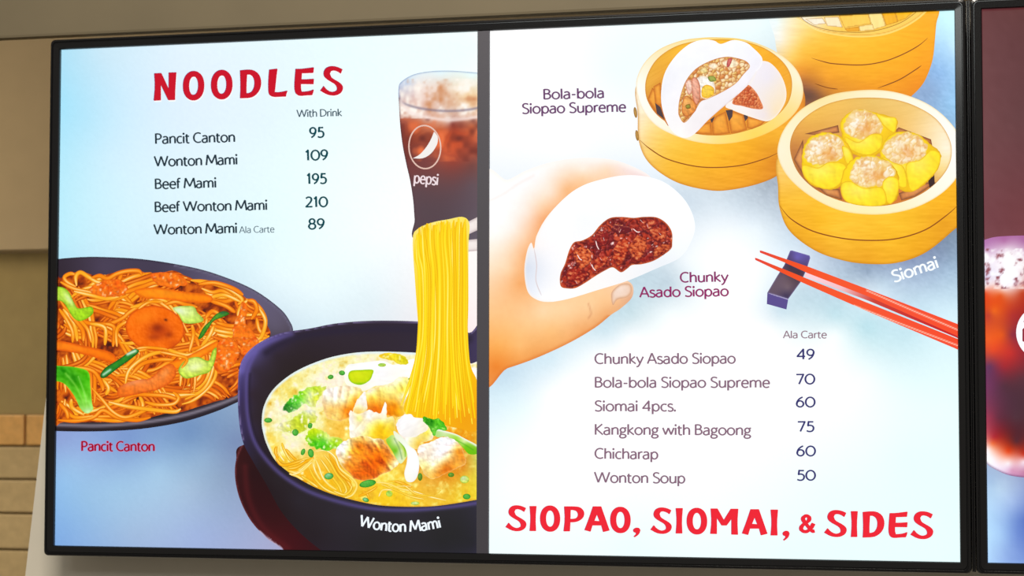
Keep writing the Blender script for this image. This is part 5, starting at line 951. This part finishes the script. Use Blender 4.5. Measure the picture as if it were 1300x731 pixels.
polys = [p for c, a, b, t, bo in hb for p in heading_letter(c, a, b, t, bo, 7.4, 0.02)] + heading_letter('&', 1015.7, 1034.5, 653.5, 675.9, 4.3)
polys = thick(polys, .45)
dk = [[np.array(q) + np.array((-0.5, 0.0)) for q in p] for p in polys]
Rp.write('heading_lettering', [(dk, (150, 60, 120), 0), (polys, (236, 42, 56), 1e-5)], 'large red heading SIOPAO, SIOMAI, & SIDES')
MV = (134, 102, 122); PR = (56, 54, 112)
for s_, a_, b_, cap, col, wt in [('Ala Carte', (995.3, 429.2), (1049.3, 429.2), 9.3, (146, 118, 132), .175), ('Chunky Asado Siopao', (755.9, 461.9), (933.3, 461.2), 13.4, MV, .178), ('Bola-bola Siopao Supreme', (755.9, 491.8), (976.9, 491.8), 13.4, MV, .178), ('Siomai 4pcs.', (755.9, 521.8), (858, 521.8), 13.4, MV, .178),
                                  ('Kangkong with Bagoong', (755.9, 551.6), (952.9, 552.2), 13.4, MV, .178), ('Chicharap', (755.9, 582), (835.2, 582.7), 13.4, MV, .178), ('Wonton Soup', (755.9, 612.4), (869.5, 613.2), 13.4, MV, .178)]:
    Rp.write('menu_lettering', [(text(s_, a_, b_, cap, wt), col, 0)], 'words ' + s_.rstrip('.'))
for s_, a_, b_ in [('49', (1012.4, 456), (1033.8, 455.9)), ('70', (1011.2, 487.6), (1034.2, 487.4)), ('60', (1011.2, 516.6), (1034.5, 516.6)), ('75', (1013, 547.6), (1033.3, 547.6)), ('60', (1011.8, 578.6), (1035, 578.7)), ('50', (1012.4, 609.4), (1035, 609.5))]:
    Rp.write('price_lettering', [(text(s_, a_, b_, 13.4, .19), PR, 0)], 'price ' + s_)
for s_, a_, b_, col in [('Bola-bola', (690.9, 126.4), (767, 124.4), (106, 66, 108)), ('Siopao Supreme', (663.9, 144.6), (794.5, 142), (106, 66, 108)), ('Chunky', (864.4, 358.6), (924, 357.4), (138, 50, 104)), ('Asado Siopao', (813.6, 377.4), (924.6, 375.6), (146, 40, 100))]:
    Rp.write('dish_name_lettering', [(text(s_, a_, b_, 13, .19), col, 0)], 'words ' + s_)
Rp.write('dish_name_lettering', [(text('Siomai', (1136, 358.4), (1191.8, 339.6), 15, .2), (246, 252, 255), 0)], 'white tilted word beside the right steamer')

# ================================================================== second display: cola
Cp = Page(d2, X2 - 0.605, X2 + 0.605, ZB, ZT)
_pl = Cp.place
def place2(P, dz):
    v = _pl(P, dz); v[:, 0] -= X2; return v
Cp.place = place2
zG = Z(6.09, 1230, 280)
def bgC(x, y, d):
    c = field(x, y, [(1250, 10, (96, 46, 50)), (1300, 10, (90, 42, 44)), (1250, 120, (104, 58, 62)), (1300, 150, (96, 54, 58)), (1250, 280, (112, 58, 66)), (1300, 280, (112, 56, 62)), (1600, 150, (90, 45, 50)), (1255, 610, (160, 190, 226)), (1270, 620, (186, 212, 236)), (1258, 650, (176, 212, 246)), (1270, 680, (168, 206, 246)), (1258, 710, (170, 206, 246)), (1285, 640, (160, 186, 232)), (1290, 680, (112, 142, 212)), (1298, 660, (90, 120, 196)), (1300, 710, (120, 150, 214)), (1280, 710, (140, 170, 228)), (1600, 680, (120, 150, 210)), (1300, 450, (130, 80, 90)), (1600, 450, (110, 70, 90))], 40)
    return NOISE(x, y, c, 4, 3, 9)
pgC = grid_fill(Cp, 'menu_page', 1236, 2600, -120, 830, 8.0, bgC, 'page with maroon top and pale blue foot')
Cp.ob = pgC
gl = [(1236, 306), (1247, 305), (1262, 301), (1280, 299.5), (1310, 299), (1350, 301), (1385, 309), (1384, 400), (1378, 520), (1368, 590), (1340, 602), (1310, 606), (1285, 604), (1268, 598), (1252, 588), (1240, 570)]
def f_g2(x, y, d):
    c = field(x, y, [(1250, 312, (182, 124, 178)), (1275, 306, (178, 112, 164)), (1300, 306, (172, 108, 160)), (1250, 330, (250, 244, 248)), (1280, 320, (250, 246, 248)), (1250, 352, (206, 188, 220)), (1270, 340, (246, 236, 244)), (1298, 330, (246, 236, 240)), (1250, 362, (250, 244, 248)), (1290, 360, (240, 226, 234)), (1275, 365, (250, 240, 244)),
                     (1250, 372, (226, 74, 34)), (1270, 375, (226, 84, 24)), (1298, 372, (190, 60, 26)), (1262, 395, (236, 100, 20)), (1255, 400, (190, 60, 40)), (1285, 400, (176, 44, 40)), (1255, 430, (236, 92, 30)), (1272, 425, (226, 84, 20)), (1285, 425, (140, 40, 60)), (1260, 445, (226, 70, 34)), (1283, 448, (196, 44, 40)), (1275, 465, (160, 36, 46)), (1256, 465, (98, 50, 90)), (1255, 490, (112, 50, 90)), (1275, 490, (82, 42, 58)), (1298, 480, (90, 44, 56)), (1256, 530, (150, 50, 76)), (1268, 530, (100, 40, 60)), (1290, 530, (78, 44, 56)), (1290, 560, (84, 36, 46)), (1262, 555, (176, 40, 50)),
                     (1260, 563, (236, 110, 60)), (1280, 573, (226, 66, 20)), (1300, 577, (196, 50, 30)), (1254, 570, (252, 240, 240)), (1260, 582, (252, 244, 248)), (1280, 588, (250, 240, 244)), (1300, 586, (246, 226, 236)), (1285, 597, (214, 150, 184)), (1300, 599, (196, 130, 164))], 7)
    n = fbm(x, y, 6, 3, 4); fo = (y > 316) * (y < 366)
    c = mix(c, (150, 84, 96), (.42 - n) * 7 * fo); c = mix(c, (255, 255, 255), (n - .5) * 3 * fo)
    return mix(c, (100, 66, 110), .6 * np.exp(-(d / 1.8) ** 2) * (y > 560))
Cp.fill('pictured_cola_glass', gl, f_g2, 1.6, 'glass of cola with foam cut off by the frame edge')
e0 = ellipse(1327, 422, 37, 36, 0, 0, 360, 48); e1 = ellipse(1327, 422, 31, 31, 0, 0, 360, 48)
qs = [[np.array(e0[i]), np.array(e0[(i + 1) % 48]), np.array(e1[(i + 1) % 48]), np.array(e1[i])] for i in range(48)]
qs += [[np.array(p) for p in q] for q in ([(1297, 410), (1304, 406), (1304, 412), (1298, 418)], [(1297, 432), (1303, 436), (1306, 444), (1299, 438)], [(1294, 412), (1298, 410), (1298, 436), (1294, 434)])]
Cp.write('drink_emblem', [(qs, (250, 246, 252), 0)], 'white ring emblem cut off by the frame edge')
